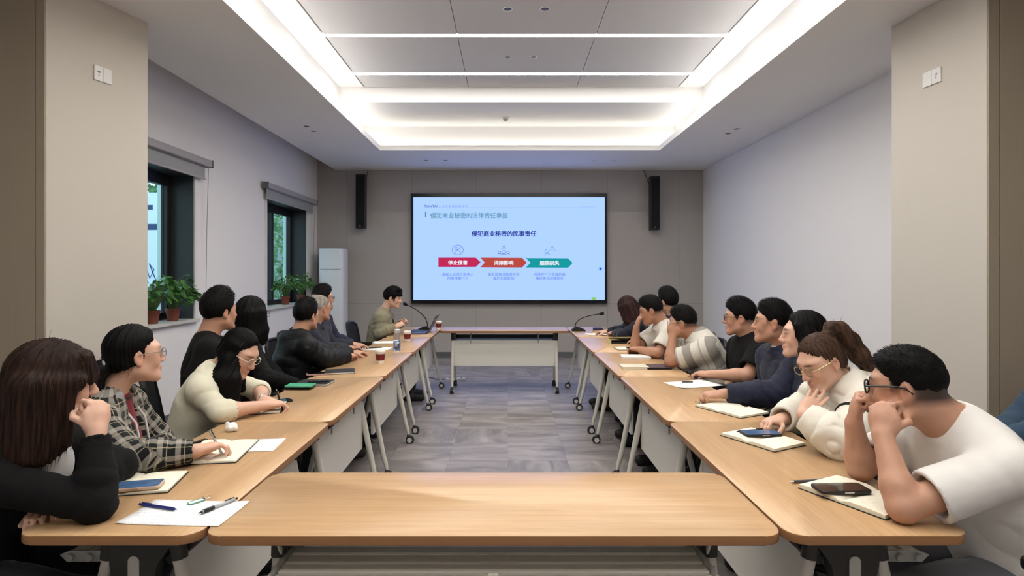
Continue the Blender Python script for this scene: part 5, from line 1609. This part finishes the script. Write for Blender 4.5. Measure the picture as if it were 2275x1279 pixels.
M_plainpage = M_cream
M_cover = mat('notebook_cover_black', srgb(30, 30, 32), .6)

def quad_frame(c):
    """local frame from four pixel corners on the table: centre, axis x, axis y, sizes"""
    P = [T(*p, z=ZTOP) for p in c]
    ctr = sum(P) / 4; ex = (P[1] - P[0] + P[2] - P[3]) / 2; ey = (P[3] - P[0] + P[2] - P[1]) / 2
    return ctr, math.atan2(ex[1], ex[0]), np.linalg.norm(ex), np.linalg.norm(ey)

def sheet(ctr, rz, w_, h_, lab, m, curl=.012, z=ZTOP, seed=1):
    r = empty('paper_sheet', (ctr[0], ctr[1], z), rz); tag(r, lab, 'paper')
    rng = random.Random(seed); n = 8; vs = []; fs = []
    for i in range(n + 1):
        for j in range(n + 1):
            u, v = i / n - .5, j / n - .5
            zz = .0012 + curl * max(0, (abs(u) + abs(v) - .72)) ** 1.5 * (1 if (u > 0) == (v > 0) else .3) * 2
            vs.append((u * w_, v * h_, zz))
    for i in range(n):
        for j in range(n): k = i * (n + 1) + j; fs.append((k, k + n + 1, k + n + 2, k + 1))
    mb = MB(); mb.add(vs, fs); o = mb.build('page', m, r, True)
    sm = o.modifiers.new('thick', 'SOLIDIFY'); sm.thickness = .0006; sm.offset = 1
    return r

def notebook(ctr, rz, w_, h_, lab, m=None, cover=None, thick=(.010, .006), z=ZTOP, bend=.012):
    """open notebook: local x across both pages, spine along y"""
    r = empty('notebook', (ctr[0], ctr[1], z), rz); tag(r, lab, 'notebook', 'notebooks on the tables')
    MB().box((-w_ / 2 - .004, -h_ / 2 - .004, 0), (w_ / 2 + .004, h_ / 2 + .004, .002)).build('cover', cover or M_cover, r)
    for sg, th in ((-1, thick[0]), (1, thick[1])):
        mb = MB(); n = 8; top = []; bot = []
        for i in range(n + 1):
            u = i / n; x = sg * u * w_ / 2
            zt = .002 + th * (1 - .15 * u) * min(1, .35 + 3.5 * u) + bend * .25 * math.sin(u * PI) * .6
            top.append((x, zt)); bot.append((x, .002))
        poly = bot + top[::-1]
        if sg > 0: poly = poly[::-1]
        vs = [(x, -h_ / 2, zz) for x, zz in poly] + [(x, h_ / 2, zz) for x, zz in poly]; k = len(poly)
        fs = []
        for i in range(n): fs.append((i, i + 1, 2 * n - i, 2 * n + 1 - i)); fs.append((k + i, k + 2 * n + 1 - i, k + 2 * n - i, k + i + 1))
        for i in range(k): fs.append((i, (i + 1) % k, k + (i + 1) % k, k + i))
        mb.add(vs, fs); pb = mb.build('page_block', m or M_note, r, True, math.radians(35)); pb.data.materials.append(M_cream)
        for p in pb.data.polygons:
            if p.normal.z < .6: p.material_index = 1
    return r

def slab_book(ctr, rz, w_, h_, t, lab, cover, z=ZTOP, page=None, cat='notebook'):
    r = empty('closed_notebook', (ctr[0], ctr[1], z), rz); tag(r, lab, cat, 'notebooks on the tables')
    MB().box((-w_ / 2 + .003, -h_ / 2 + .003, .002), (w_ / 2 - .003, h_ / 2 - .003, t - .002)).build('page_block', page or M_paper, r)
    MB().prism(rrect(-w_ / 2, w_ / 2, -h_ / 2, h_ / 2, .006, 3), 0, .002).build('cover', cover, r)
    MB().prism(rrect(-w_ / 2, w_ / 2, -h_ / 2, h_ / 2, .006, 3), t - .002, t).build('cover', cover, r)
    MB().box((-w_ / 2 - .001, -h_ / 2 + .004, .0005), (-w_ / 2 + .003, h_ / 2 - .004, t - .0005)).build('spine', cover, r)
    return r

M_screen_off = mat('phone_glass', srgb(14, 15, 18), .08, coat=.5)
M_screen_blue = mat('phone_glass_blue', srgb(70, 100, 138), .12, var=.5, vscale=30)
def phone(ctr, rz, lab, body, screen, z=ZTOP, w_=.075, h_=.158, t=.009):
    r = empty('phone', (ctr[0], ctr[1], z), rz); tag(r, lab, 'phone', 'phones on the tables')
    MB().prism(rrect(-h_ / 2, h_ / 2, -w_ / 2, w_ / 2, .011, 5), 0, t, .002, 2).build('body', body, r, True)
    MB().prism(rrect(-h_ / 2 + .003, h_ / 2 - .003, -w_ / 2 + .003, w_ / 2 - .003, .009, 5), t, t + .0005).build('display', screen, r)
    MB().box((-.01, -w_ / 2 - .0008, t * .35), (.02, -w_ / 2 + .0005, t * .65)).build('side_key', M_chrome, r)
    return r

def pen(a, b, lab, col, tipcol, grip=None, r0=.0048):
    a = np.asarray(a, float); b = np.asarray(b, float); d = nz(b - a); L_ = np.linalg.norm(b - a)
    r = empty('pen', tuple(a)); tag(r, lab, 'pen', 'pens on the tables')
    q = lambda t: tuple(d * t)
    MB().tube([q(.012), q(L_ * .93)], r0, 10).build('barrel', col, r, True)
    MB().tube([q(0), q(.003), q(.0125)], [.0008, .0015, r0 * .9], 10).build('tip', tipcol, r, True)
    if grip: MB().tube([q(.016), q(.05)], r0 * 1.18, 10).build('grip', grip, r, True)
    MB().tube([q(L_ * .93), q(L_)], r0 * .7, 10).build('button', tipcol, r, True)
    up = nz(np.cross(np.cross(d, (0, 0, 1.)), d)) if abs(d[2]) < .9 else np.array([1., 0, 0])
    MB().obox(tuple(d * (L_ * .80) + up * (r0 + .0015)), [d, np.cross(up, d), up], (L_ * .12, .0016, .0008)).build('clip', tipcol, r)
    return r

M_penblue = mat('pen_blue', srgb(34, 44, 110), .35)
M_penblack = mat('pen_black', srgb(22, 22, 24), .4)
M_penclear = mat('pen_clear', srgb(206, 208, 210), .2, trans=.5)

# ---- near left
c, rz, w_, h_ = quad_frame([(262, 1164), (482, 1170), (557, 1115), (340, 1110)])
sheet(c, rz, w_, h_, 'sheet of white paper covered in small writing on the near left table corner', M_print, .01)
p_ = T(310, 1119, ZTOP + .006); q_ = T(393, 1131, ZTOP + .0075)
pen(q_, p_, 'dark blue pen lying on the written sheet', M_penblue, M_penblue)
pen(T(440, 1140, ZTOP + .0085), T(527, 1106, ZTOP + .0085), 'clear ballpoint with black grip lying across the written sheet', M_penclear, M_penblack, M_penblack)
k_ = T(440, 1112, ZTOP + .004)
kt = empty('key_tag', tuple(k_)); tag(kt, 'small green key tag with a metal ring on the written sheet', 'key tag')
mb = MB(); pts = rrect(-.028, .018, -.010, .010, .006, 4); mb.tube([(x, y, 0) for x, y in pts] + [(pts[0][0], pts[0][1], 0)], .0022, 6); mb.build('tag_frame', mat('tag_green', srgb(110, 160, 136), .4), kt, True)
MB().box((-.026, -.009, -.0012), (.016, .009, .0006)).build('tag_paper', M_paper, kt)
MB().tube([(.027 + .011 * math.cos(a), .011 * math.sin(a), .003) for a in np.linspace(0, 2 * PI, 16)], .0012, 6).build('ring', M_chrome, kt, True)
kt.rotation_euler = (0, 0, math.radians(55))
c, rz, w_, h_ = quad_frame([(228, 1112), (382, 1104), (430, 1044), (268, 1056)])
nb_tops = []
r = notebook(c + V3(-.05, 0, 0), rz, .27, .19, 'open cream notebook under the near phone on the left, beside the black sleeve')
phone(T(300, 1082, ZTOP + .012) + V3(-.0, 0, 0), rz + .05, 'phone in clear case with blue screen on the open notebook at left', mat('case_rose', srgb(206, 182, 160), .3), M_screen_blue, z=ZTOP + .013)
# ---- woman in plaid
c, rz, w_, h_ = quad_frame([(397, 1031), (527, 1029), (570, 978), (445, 985)])
notebook(c, rz, w_, h_, 'open cream notebook under the hand of the woman in plaid')
c, rz, w_, h_ = quad_frame([(552, 1003), (610, 1002), (633, 974), (570, 976)])
sheet(c, rz, w_, h_, 'white sheet sticking out beside the plaid woman notebook', M_print, .004, seed=3)
def held(q, k, zt=ZTOP + .012, L_=.145):
    it, tt, web = q['tips'][k]
    m_ = (it + tt) / 2; d = nz(web + V3(0, 0, .045) - m_)
    t0 = m_ - d * min(.05, max(.015, (m_[2] - zt) / max(d[2], .2)))
    return t0, t0 + d * L_
pen(*held(q2, 'R'), 'white pen held by the woman in plaid', M_penclear, M_penblack)
pen(T(398, 990, ZTOP + .006), T(462, 976, ZTOP + .006), 'thin black pen lying behind the plaid sleeve', M_penblack, M_penblack)
# crumpled tissue
F = Field(); rg = np.random.default_rng(5); tc_ = T(515, 948, ZTOP + .018)
for i in range(16):
    d_ = rg.normal(size=3) * .011; F.ell(tc_ + d_ * (1, 1, .8), frame(rg.normal(size=3), nz(rg.normal(size=3))), (.006 + .012 * rg.random(), .004 + .01 * rg.random(), .012), .006)
F.plane((0, 0, ZTOP + .001), (0, 0, -1)); V, Q = F.surface(.0035); V[:, :] += normals(V, Q) * (.0015 * waves(V, 3, 500., 4))[:, None]
tag(link('tissue', qmesh('tissue', V, Q), M_paper), 'crumpled white tissue on the table between two women', 'tissue')
# ---- woman in cream
c, rz, w_, h_ = quad_frame([(535, 921), (634, 917), (630, 893), (560, 897)])
notebook(c, rz, w_ * .95, h_, 'open notebook the woman in cream sweater writes in')
pen(*held(q3, 'R'), 'dark pen in the hand of the woman in cream sweater', M_penblack, M_chrome)
phone(T(622, 893, ZTOP), .8, 'black phone lying by the writing hand of the woman in cream', M_black, M_screen_off, w_=.07, h_=.12)
# ---- black notebooks further along the left row
c, rz, w_, h_ = quad_frame([(640, 862), (712, 862), (733, 846), (690, 845)])
slab_book(c + V3(.01, .02, 0), rz, .20, .145, .014, 'black notebook with pen under the green booklet on the left row', M_cover)
slab_book(T(668, 860, ZTOP), rz, .155, .105, .016, 'black phone wallet under the green booklet', mat('wallet_black', srgb(34, 32, 32), .5), page=M_cover, z=ZTOP + .0)
M_green = mat('green_cover', srgb(70, 168, 130), .45, var=.4, vscale=8)
slab_book(T(668, 857, ZTOP + .016), rz + .05, .16, .10, .008, 'small green and yellow booklet on top of black wallet', M_green, z=ZTOP + .0165, cat='booklet')
pen(T(682, 848, ZTOP + .02), T(732, 846, ZTOP + .02), 'black pen clipped on the black notebook beside green booklet', M_penblack, M_penblack)
slab_book(T(755, 827, ZTOP), .25, .20, .15, .014, 'black notebook with white page edges by the hooded man elbow', M_cover)
phone(T(708, 831, ZTOP), .25, 'phone in pink case beside the hooded man', mat('case_pink', srgb(196, 160, 156), .3), M_screen_off)
# white papers, cups and bottle near the speaker
c, rz, w_, h_ = quad_frame([(808, 779), (868, 780), (862, 769), (806, 770)])
sheet(c, rz, .26, .20, 'white papers on the table before the grey haired man', M_paper, .01, seed=5)
pen(T(815, 773, ZTOP + .007), T(850, 771, ZTOP + .007), 'dark pen across the white papers near the paper cups', M_penblack, M_penblack)
c = T(858, 760, ZTOP); sheet(c, .1, .26, .19, 'white folded papers behind the glass bottle', M_paper, .01, seed=6)
M_cup = mat('cup_white', srgb(236, 230, 222), .6); M_sleeve = mat('cup_red', srgb(116, 32, 34), .7)
def cup(p, lab):
    r = empty('paper_cup', (p[0], p[1], ZTOP)); tag(r, lab, 'cup', 'dark red paper cups')
    MB().lathe([(.027, 0), (.0375, .088), (.0385, .090), (.0365, .090), (.026, .006)], n=24).build('cup_body', M_cup, r, True)
    MB().lathe([(.0300, .022), (.0372, .072), (.0380, .072), (.0308, .022)], n=24, cap=False).build('sleeve', M_sleeve, r, True)
    MB().lathe([(.0395, .086), (.040, .091), (.0385, .093), (.036, .102), (.034, .102), (.032, .098)], n=24).build('lid', M_cup, r, True)
cup(T(845, 806, ZTOP), 'dark red paper cup with white lid, nearest of the three')
cup(T(905, 757, ZTOP), 'dark red paper cup with white lid beside the glass bottle')
cup(T(975, 731, ZTOP), 'dark red paper cup with white lid at the screen end table corner')
bt = T(882, 779, ZTOP)
r = empty('water_bottle', (bt[0], bt[1], ZTOP)); tag(r, 'tall clear glass water bottle on the left row near the speaker', 'bottle')
M_bottle = mat('bottle_glass', srgb(236, 242, 250), .03, trans=1.0, ior=1.3)
MB().lathe([(.030, 0), (.034, .006), (.033, .08), (.029, .15), (.022, .165), (.021, .168), (.027, .15), (.031, .08), (.031, .008), (.001, .006)], n=24, cap=False).build('bottle_body', M_bottle, r, True)
MB().lathe([(.024, .160), (.026, .163), (.026, .19), (.022, .194), (.001, .195)], n=24).build('cap', mat('bottle_cap', srgb(214, 218, 222), .3, metal=.4), r, True)
MB().lathe([(.029, .010), (.0295, .085), (.001, .085)], n=24).build('water', mat('water', srgb(225, 236, 250), .0, trans=1.0, ior=1.33), r, True)
# laptop, tablet, microphones
lp = T(930, 732, ZTOP)
r = empty('laptop', (-1.03, 6.86, ZTOP), 0); tag(r, 'dark open laptop in front of the speaker seen edge on', 'laptop')
M_lap = mat('laptop_grey', srgb(58, 60, 64), .35, metal=.5)
MB().box((-.11, -.16, 0), (.11, .16, .016), .004).build('base', M_lap, r)
MB().box((-.10, -.15, .0162), (.06, .15, .0175)).build('keyboard', M_black, r)
ang = math.radians(118)
d_ = V3(-math.cos(ang), 0, math.sin(ang)); n_ = V3(-math.sin(ang), 0, -math.cos(ang))
MB().obox(V3(.11, 0, .012) + d_ * .11, [d_, V3(0, 1, 0), n_], (.108, .158, .0035), .002).build('lid', M_lap, r)
MB().obox(V3(.11, 0, .012) + d_ * .11 + n_ * .0042, [d_, V3(0, 1, 0), n_], (.098, .148, .0004)).build('display', M_screen_off, r)
r = slab_book(T(925, 741, ZTOP), .15, .22, .16, .012, 'dark tablet folder lying between the paper cup and microphone', mat('folder_slate', srgb(56, 62, 70), .3), page=M_cover, cat='folder')
def mic(base, pts, lab, rz):
    r = empty('gooseneck_microphone', (base[0], base[1], ZTOP)); tag(r, lab, 'microphone', 'gooseneck conference microphones')
    e = V3(math.cos(rz), math.sin(rz), 0); n__ = V3(-math.sin(rz), math.cos(rz), 0)
    mb = MB(); prof = [(-.085, 0), (.075, 0), (.075, .02), (.03, .055), (-.02, .045), (-.085, .014)]
    vs = [tuple(e * x + n__ * -.045 + V3(0, 0, z)) for x, z in prof] + [tuple(e * x + n__ * .045 + V3(0, 0, z)) for x, z in prof]
    k = len(prof); mb.add(vs, [tuple(range(k)), tuple(range(k, 2 * k))[::-1]] + [(i, k + i, k + (i + 1) % k, (i + 1) % k) for i in range(k)])
    bs = mb.build('base', M_black, r)
    MB().obox(tuple(e * -.045 + V3(0, 0, .034)), [nz(e * .065 + V3(0, 0, .03)), n__, nz(V3(0, 0, .065) - e * .03)], (.025, .02, .0015)).build('button_panel', mat('mic_panel', srgb(70, 72, 76), .4), bs)
    P_ = [np.asarray(p) - V3(base[0], base[1], ZTOP) for p in pts]
    # smooth neck
    fine = []
    for i in range(len(P_) - 1):
        p0 = P_[max(i - 1, 0)]; p1 = P_[i]; p2 = P_[i + 1]; p3 = P_[min(i + 2, len(P_) - 1)]
        for t in np.linspace(0, 1, 6)[:-1]:
            fine.append(.5 * ((2 * p1) + (-p0 + p2) * t + (2 * p0 - 5 * p1 + 4 * p2 - p3) * t * t + (-p0 + 3 * p1 - 3 * p2 + p3) * t ** 3))
    fine.append(P_[-1])
    MB().tube([tuple(p) for p in fine], .0058, 8).build('gooseneck', M_blackmetal, r, True)
    d_ = nz(P_[-1] - P_[-2])
    MB().tube([tuple(P_[-1] - d_ * .01), tuple(P_[-1] + d_ * .004), tuple(P_[-1] + d_ * .02), tuple(P_[-1] + d_ * .042), tuple(P_[-1] + d_ * .05)], [.007, .015, .020, .018, .008], 12).build('windscreen', mat('foam_black', srgb(20, 20, 20), .95, bump=.4, bscale=300), r, True)
b_ = T(943, 734, ZTOP); Yb = b_[1]
mic(b_, [b_ + V3(.03, 0, .04), W(950, 722, Yb), W(944, 705, Yb), W(928, 690, Yb), W(912, 680.5, Yb), W(904, 677, Yb)], 'black gooseneck microphone bent toward the speaker in khaki', PI * .02)
b_ = T(1284, 735, ZTOP); Yb = b_[1]
mic(b_, [b_ + V3(-.03, 0, .04), W(1279, 719, Yb), W(1290, 708, Yb), W(1310, 701, Yb), W(1333, 697, Yb)], 'black gooseneck microphone on the right end pointing to the woman in navy suit', PI)

# ---- right row
c, rz, w_, h_ = quad_frame([(1880, 1138), (1985, 1136), (1890, 1068), (1776, 1068)])
notebook(T(1908, 1105, ZTOP), math.radians(117), .27, .19, 'open notebook with black cover under a black phone, nearest on the right', thick=(.012, .014))
phone(T(1868, 1088, ZTOP + .017), math.radians(2), 'black phone lying on the open notebook nearest on the right', M_black, M_screen_off, z=ZTOP + .0175)
pen(T(1755, 1070, ZTOP + .006), T(1842, 1066, ZTOP + .006), 'slim grey pen lying beside the notebook nearest on the right', mat('pen_grey', srgb(70, 70, 74), .35), M_chrome)
notebook(T(1693, 978, ZTOP), math.radians(118), .26, .185, 'open notebook under the hand of the ponytail woman', thick=(.012, .012))
phone(T(1690, 965, ZTOP + .014), math.radians(3), 'phone with bluish screen on the ponytail woman notebook', M_black, M_screen_blue, z=ZTOP + .0155)
pen(T(1636, 958, ZTOP + .017), T(1700, 954, ZTOP + .017), 'black pen lying on the ponytail woman notebook', M_penblack, M_penblack)
notebook(T(1625, 911, ZTOP), math.radians(118), .28, .20, 'open notebook with dark spine beside the navy jacket sleeve', thick=(.010, .010))
sheet(T(1540, 853, ZTOP), .35, .30, .21, 'stack of white papers before the man in black T-shirt', M_paper, .02, seed=8)
MB_m = tag(MB().box((-.035, -.006, 0), (.035, .006, .006), .002).build('paper_clip', M_penblack), 'small black binder clip on the stack of white papers', 'clip'); MB_m.location = T(1527, 849, ZTOP + .004)
k_ = T(1550, 893, ZTOP + .004)
r = empty('key_ring', tuple(k_)); tag(r, 'small steel keys lying by the navy jacketed hand', 'keys')
MB().tube([(.014 * math.cos(a), .014 * math.sin(a), .002) for a in np.linspace(0, 2 * PI, 16)], .0014, 6).build('ring', M_chrome, r, True)
for a_ in (.3, -.5): MB().obox((.03 * math.cos(a_), -.03 * math.sin(a_) - .01, .002), [V3(math.cos(a_), math.sin(a_), 0), V3(-math.sin(a_), math.cos(a_), 0), V3(0, 0, 1)], (.022, .007, .0012), .001).build('key', M_chrome, r)
slab_book(T(1408, 817, ZTOP), .0, .19, .16, .018, 'cream notebook with black elastic, left one of the pair on the right row', mat('cover_cream', srgb(206, 198, 176), .7), page=M_cream)
slab_book(T(1459, 817, ZTOP), .0, .18, .16, .016, 'dark maroon notebook beside the cream one on the right row', mat('cover_maroon', srgb(78, 56, 66), .6), page=M_cover)
slab_book(T(1412, 794, ZTOP), -.1, .23, .18, .014, 'white notebook before the man in striped polo', mat('cover_white', srgb(230, 228, 222), .6))
notebook(T(1402, 775, ZTOP), .05, .27, .18, 'open notebook before the man in pale T-shirt', thick=(.008, .008))
phone(T(1412, 774, ZTOP + .01), .1, 'black phone lying on the notebook before the man in pale T-shirt', M_black, M_screen_off, z=ZTOP + .012)
r = empty('folder', tuple(T(1382, 762, ZTOP)), .05); tag(r, 'yellow folder standing half open before the far seated people', 'folder')
M_yel = mat('folder_yellow', srgb(206, 194, 136), .7)
MB().box((-.13, -.09, 0), (.15, .09, .004)).build('back_cover', M_yel, r)
MB().obox((0.01, .02, .05), [V3(1, 0, 0), nz(V3(0, .16, -.03)), nz(V3(0, .03, .16))], (.14, .1, .002)).build('front_cover', M_yel, r)
MB().box((-.12, -.08, .004), (.14, .08, .020)).build('papers', M_cover, r)
MB().obox((-.13, 0, .022), [V3(0, 1, 0), V3(0, 0, 1), V3(1, 0, 0)], (.09, .022, .002)).build('spine', M_yel, r)
sheet(T(1328, 742, ZTOP), .1, .26, .19, 'white papers under the writing hand of the woman in navy suit', M_paper, .008, seed=9)
bx_ = tag(MB().box((-.055, -.04, 0), (.055, .04, .03), .004).build('pencil_case', mat('case_navy', srgb(46, 52, 92), .6)), 'small dark blue case on the right end table near microphone', 'case'); bx_.location = T(1328, 733, ZTOP)
pen(*held(q19, 'L'), 'dark pen held by the woman in navy suit', M_penblack, M_penblack)
# power strip on the floor below the far table
r = empty('power_strip', tuple(T(1012, 845, 0.0)), .02); tag(r, 'white power strip lying on the floor below the far table', 'power strip')
MB().box((-.13, -.03, 0), (.13, .03, .035), .006, 2).build('body', M_trim, r)
for x in (-.08, 0, .08): MB().lathe([(.018, .035), (.018, .0362)], (x, 0, 0), 14).build('socket', M_bracket, r)
MB().tube([(-.13, 0, .015), (-.25, .05, .006), (-.35, .2, .006), (-.45, .25, .006)], .004, 6).build('cable', M_black, r, True)

# ================================================================== PLANTS
M_pot = mat('terracotta', srgb(128, 66, 52), .75, var=.15, vscale=15)
M_soil = mat('soil', srgb(44, 34, 28), .95)
M_leaf = mat('pothos_leaf', srgb(70, 118, 52), .38, var=.4, vscale=14)
def leaf_mesh():
    mb = MB(); pts = [(0, 0, 0), (.012, .018, .004), (.034, .024, .002), (.058, .014, -.006), (.075, 0, -.014), (.058, -.014, -.006), (.034, -.024, .002), (.012, -.018, .004), (.03, 0, -.004), (.055, 0, -.009)]
    mb.add(pts, [(0, 1, 8), (1, 2, 8), (2, 3, 9, 8), (3, 4, 9), (4, 5, 9), (5, 6, 8, 9), (6, 7, 8), (7, 0, 8)])
    me = mb.mesh('leaf', True); me.materials.append(M_leaf); return me
LEAF = leaf_mesh()
def plant(x, y, lab, n=46, sc=1.0, seed=0, trail=False):
    rng = random.Random(seed)
    r = empty('potted_pothos', (x, y, WZ0 + .003)); tag(r, lab, 'plant', 'potted plants on the window sills')
    MB().lathe([(.048, 0), (.062, .10), (.068, .10), (.068, .122), (.060, .122), (.056, .105)], n=22).build('pot', M_pot, r, True)
    MB().lathe([(.055, .104), (.001, .108)], n=16).build('soil', M_soil, r)
    stems = MB()
    for i in range(n):
        a = rng.random() * 2 * PI; el = rng.random(); rad = (.03 + .13 * math.sqrt(el)) * sc; h_ = (.13 + .17 * (1 - el) * rng.random() + .05 * rng.random()) * sc + .05
        tip = Vector((rad * math.cos(a) * .8 + .03, rad * math.sin(a) * 1.25, h_))
        stems.tube([(.02 * math.cos(a), .02 * math.sin(a), .11), (tip.x * .5, tip.y * .5, h_ * .8 + .05), tuple(tip)], .0018, 5)
        l = bpy.data.objects.new('leaf', LEAF); COL.objects.link(l); l.parent = r; l.location = tip
        l.rotation_euler = (rng.uniform(-.7, .7), rng.uniform(-.2, .8), a + rng.uniform(-.6, .6)); k = rng.uniform(.6, 1.0) * sc; l.scale = (k, k, k)
    if trail:
        for i in range(16):
            t = i / 15; tip = Vector((.06, .05 + .28 * t, .17 - .02 * math.sin(t * 6) + .05 * t))
            l = bpy.data.objects.new('leaf', LEAF); COL.objects.link(l); l.parent = r; l.location = tip
            l.rotation_euler = (rng.uniform(-.7, .7), rng.uniform(-.2, .8), rng.uniform(.5, 2.4)); k = rng.uniform(.7, 1.1); l.scale = (k, k, k)
    stems.build('stems', mat('stem_green', srgb(110, 140, 80), .6), r, True)
def sill_at(px_, x=XL - .06):
    return x, x * FPX / (px_ - VPX)
x, y = sill_at(338); plant(x, y, 'leafy green plant in terracotta pot on near sill, close to the column', 130, 1.3, 1)
x, y = sill_at(384); plant(x, y, 'leafy green plant in terracotta pot on near sill, right one', 130, 1.25, 2, True)
x, y = sill_at(634); plant(x, y, 'bushy green plant in terracotta pot on the far sill, left one', 120, 1.3, 3)
x, y = sill_at(668); plant(x, y, 'bushy green plant in terracotta pot on far sill, nearer the corner', 120, 1.25, 4)
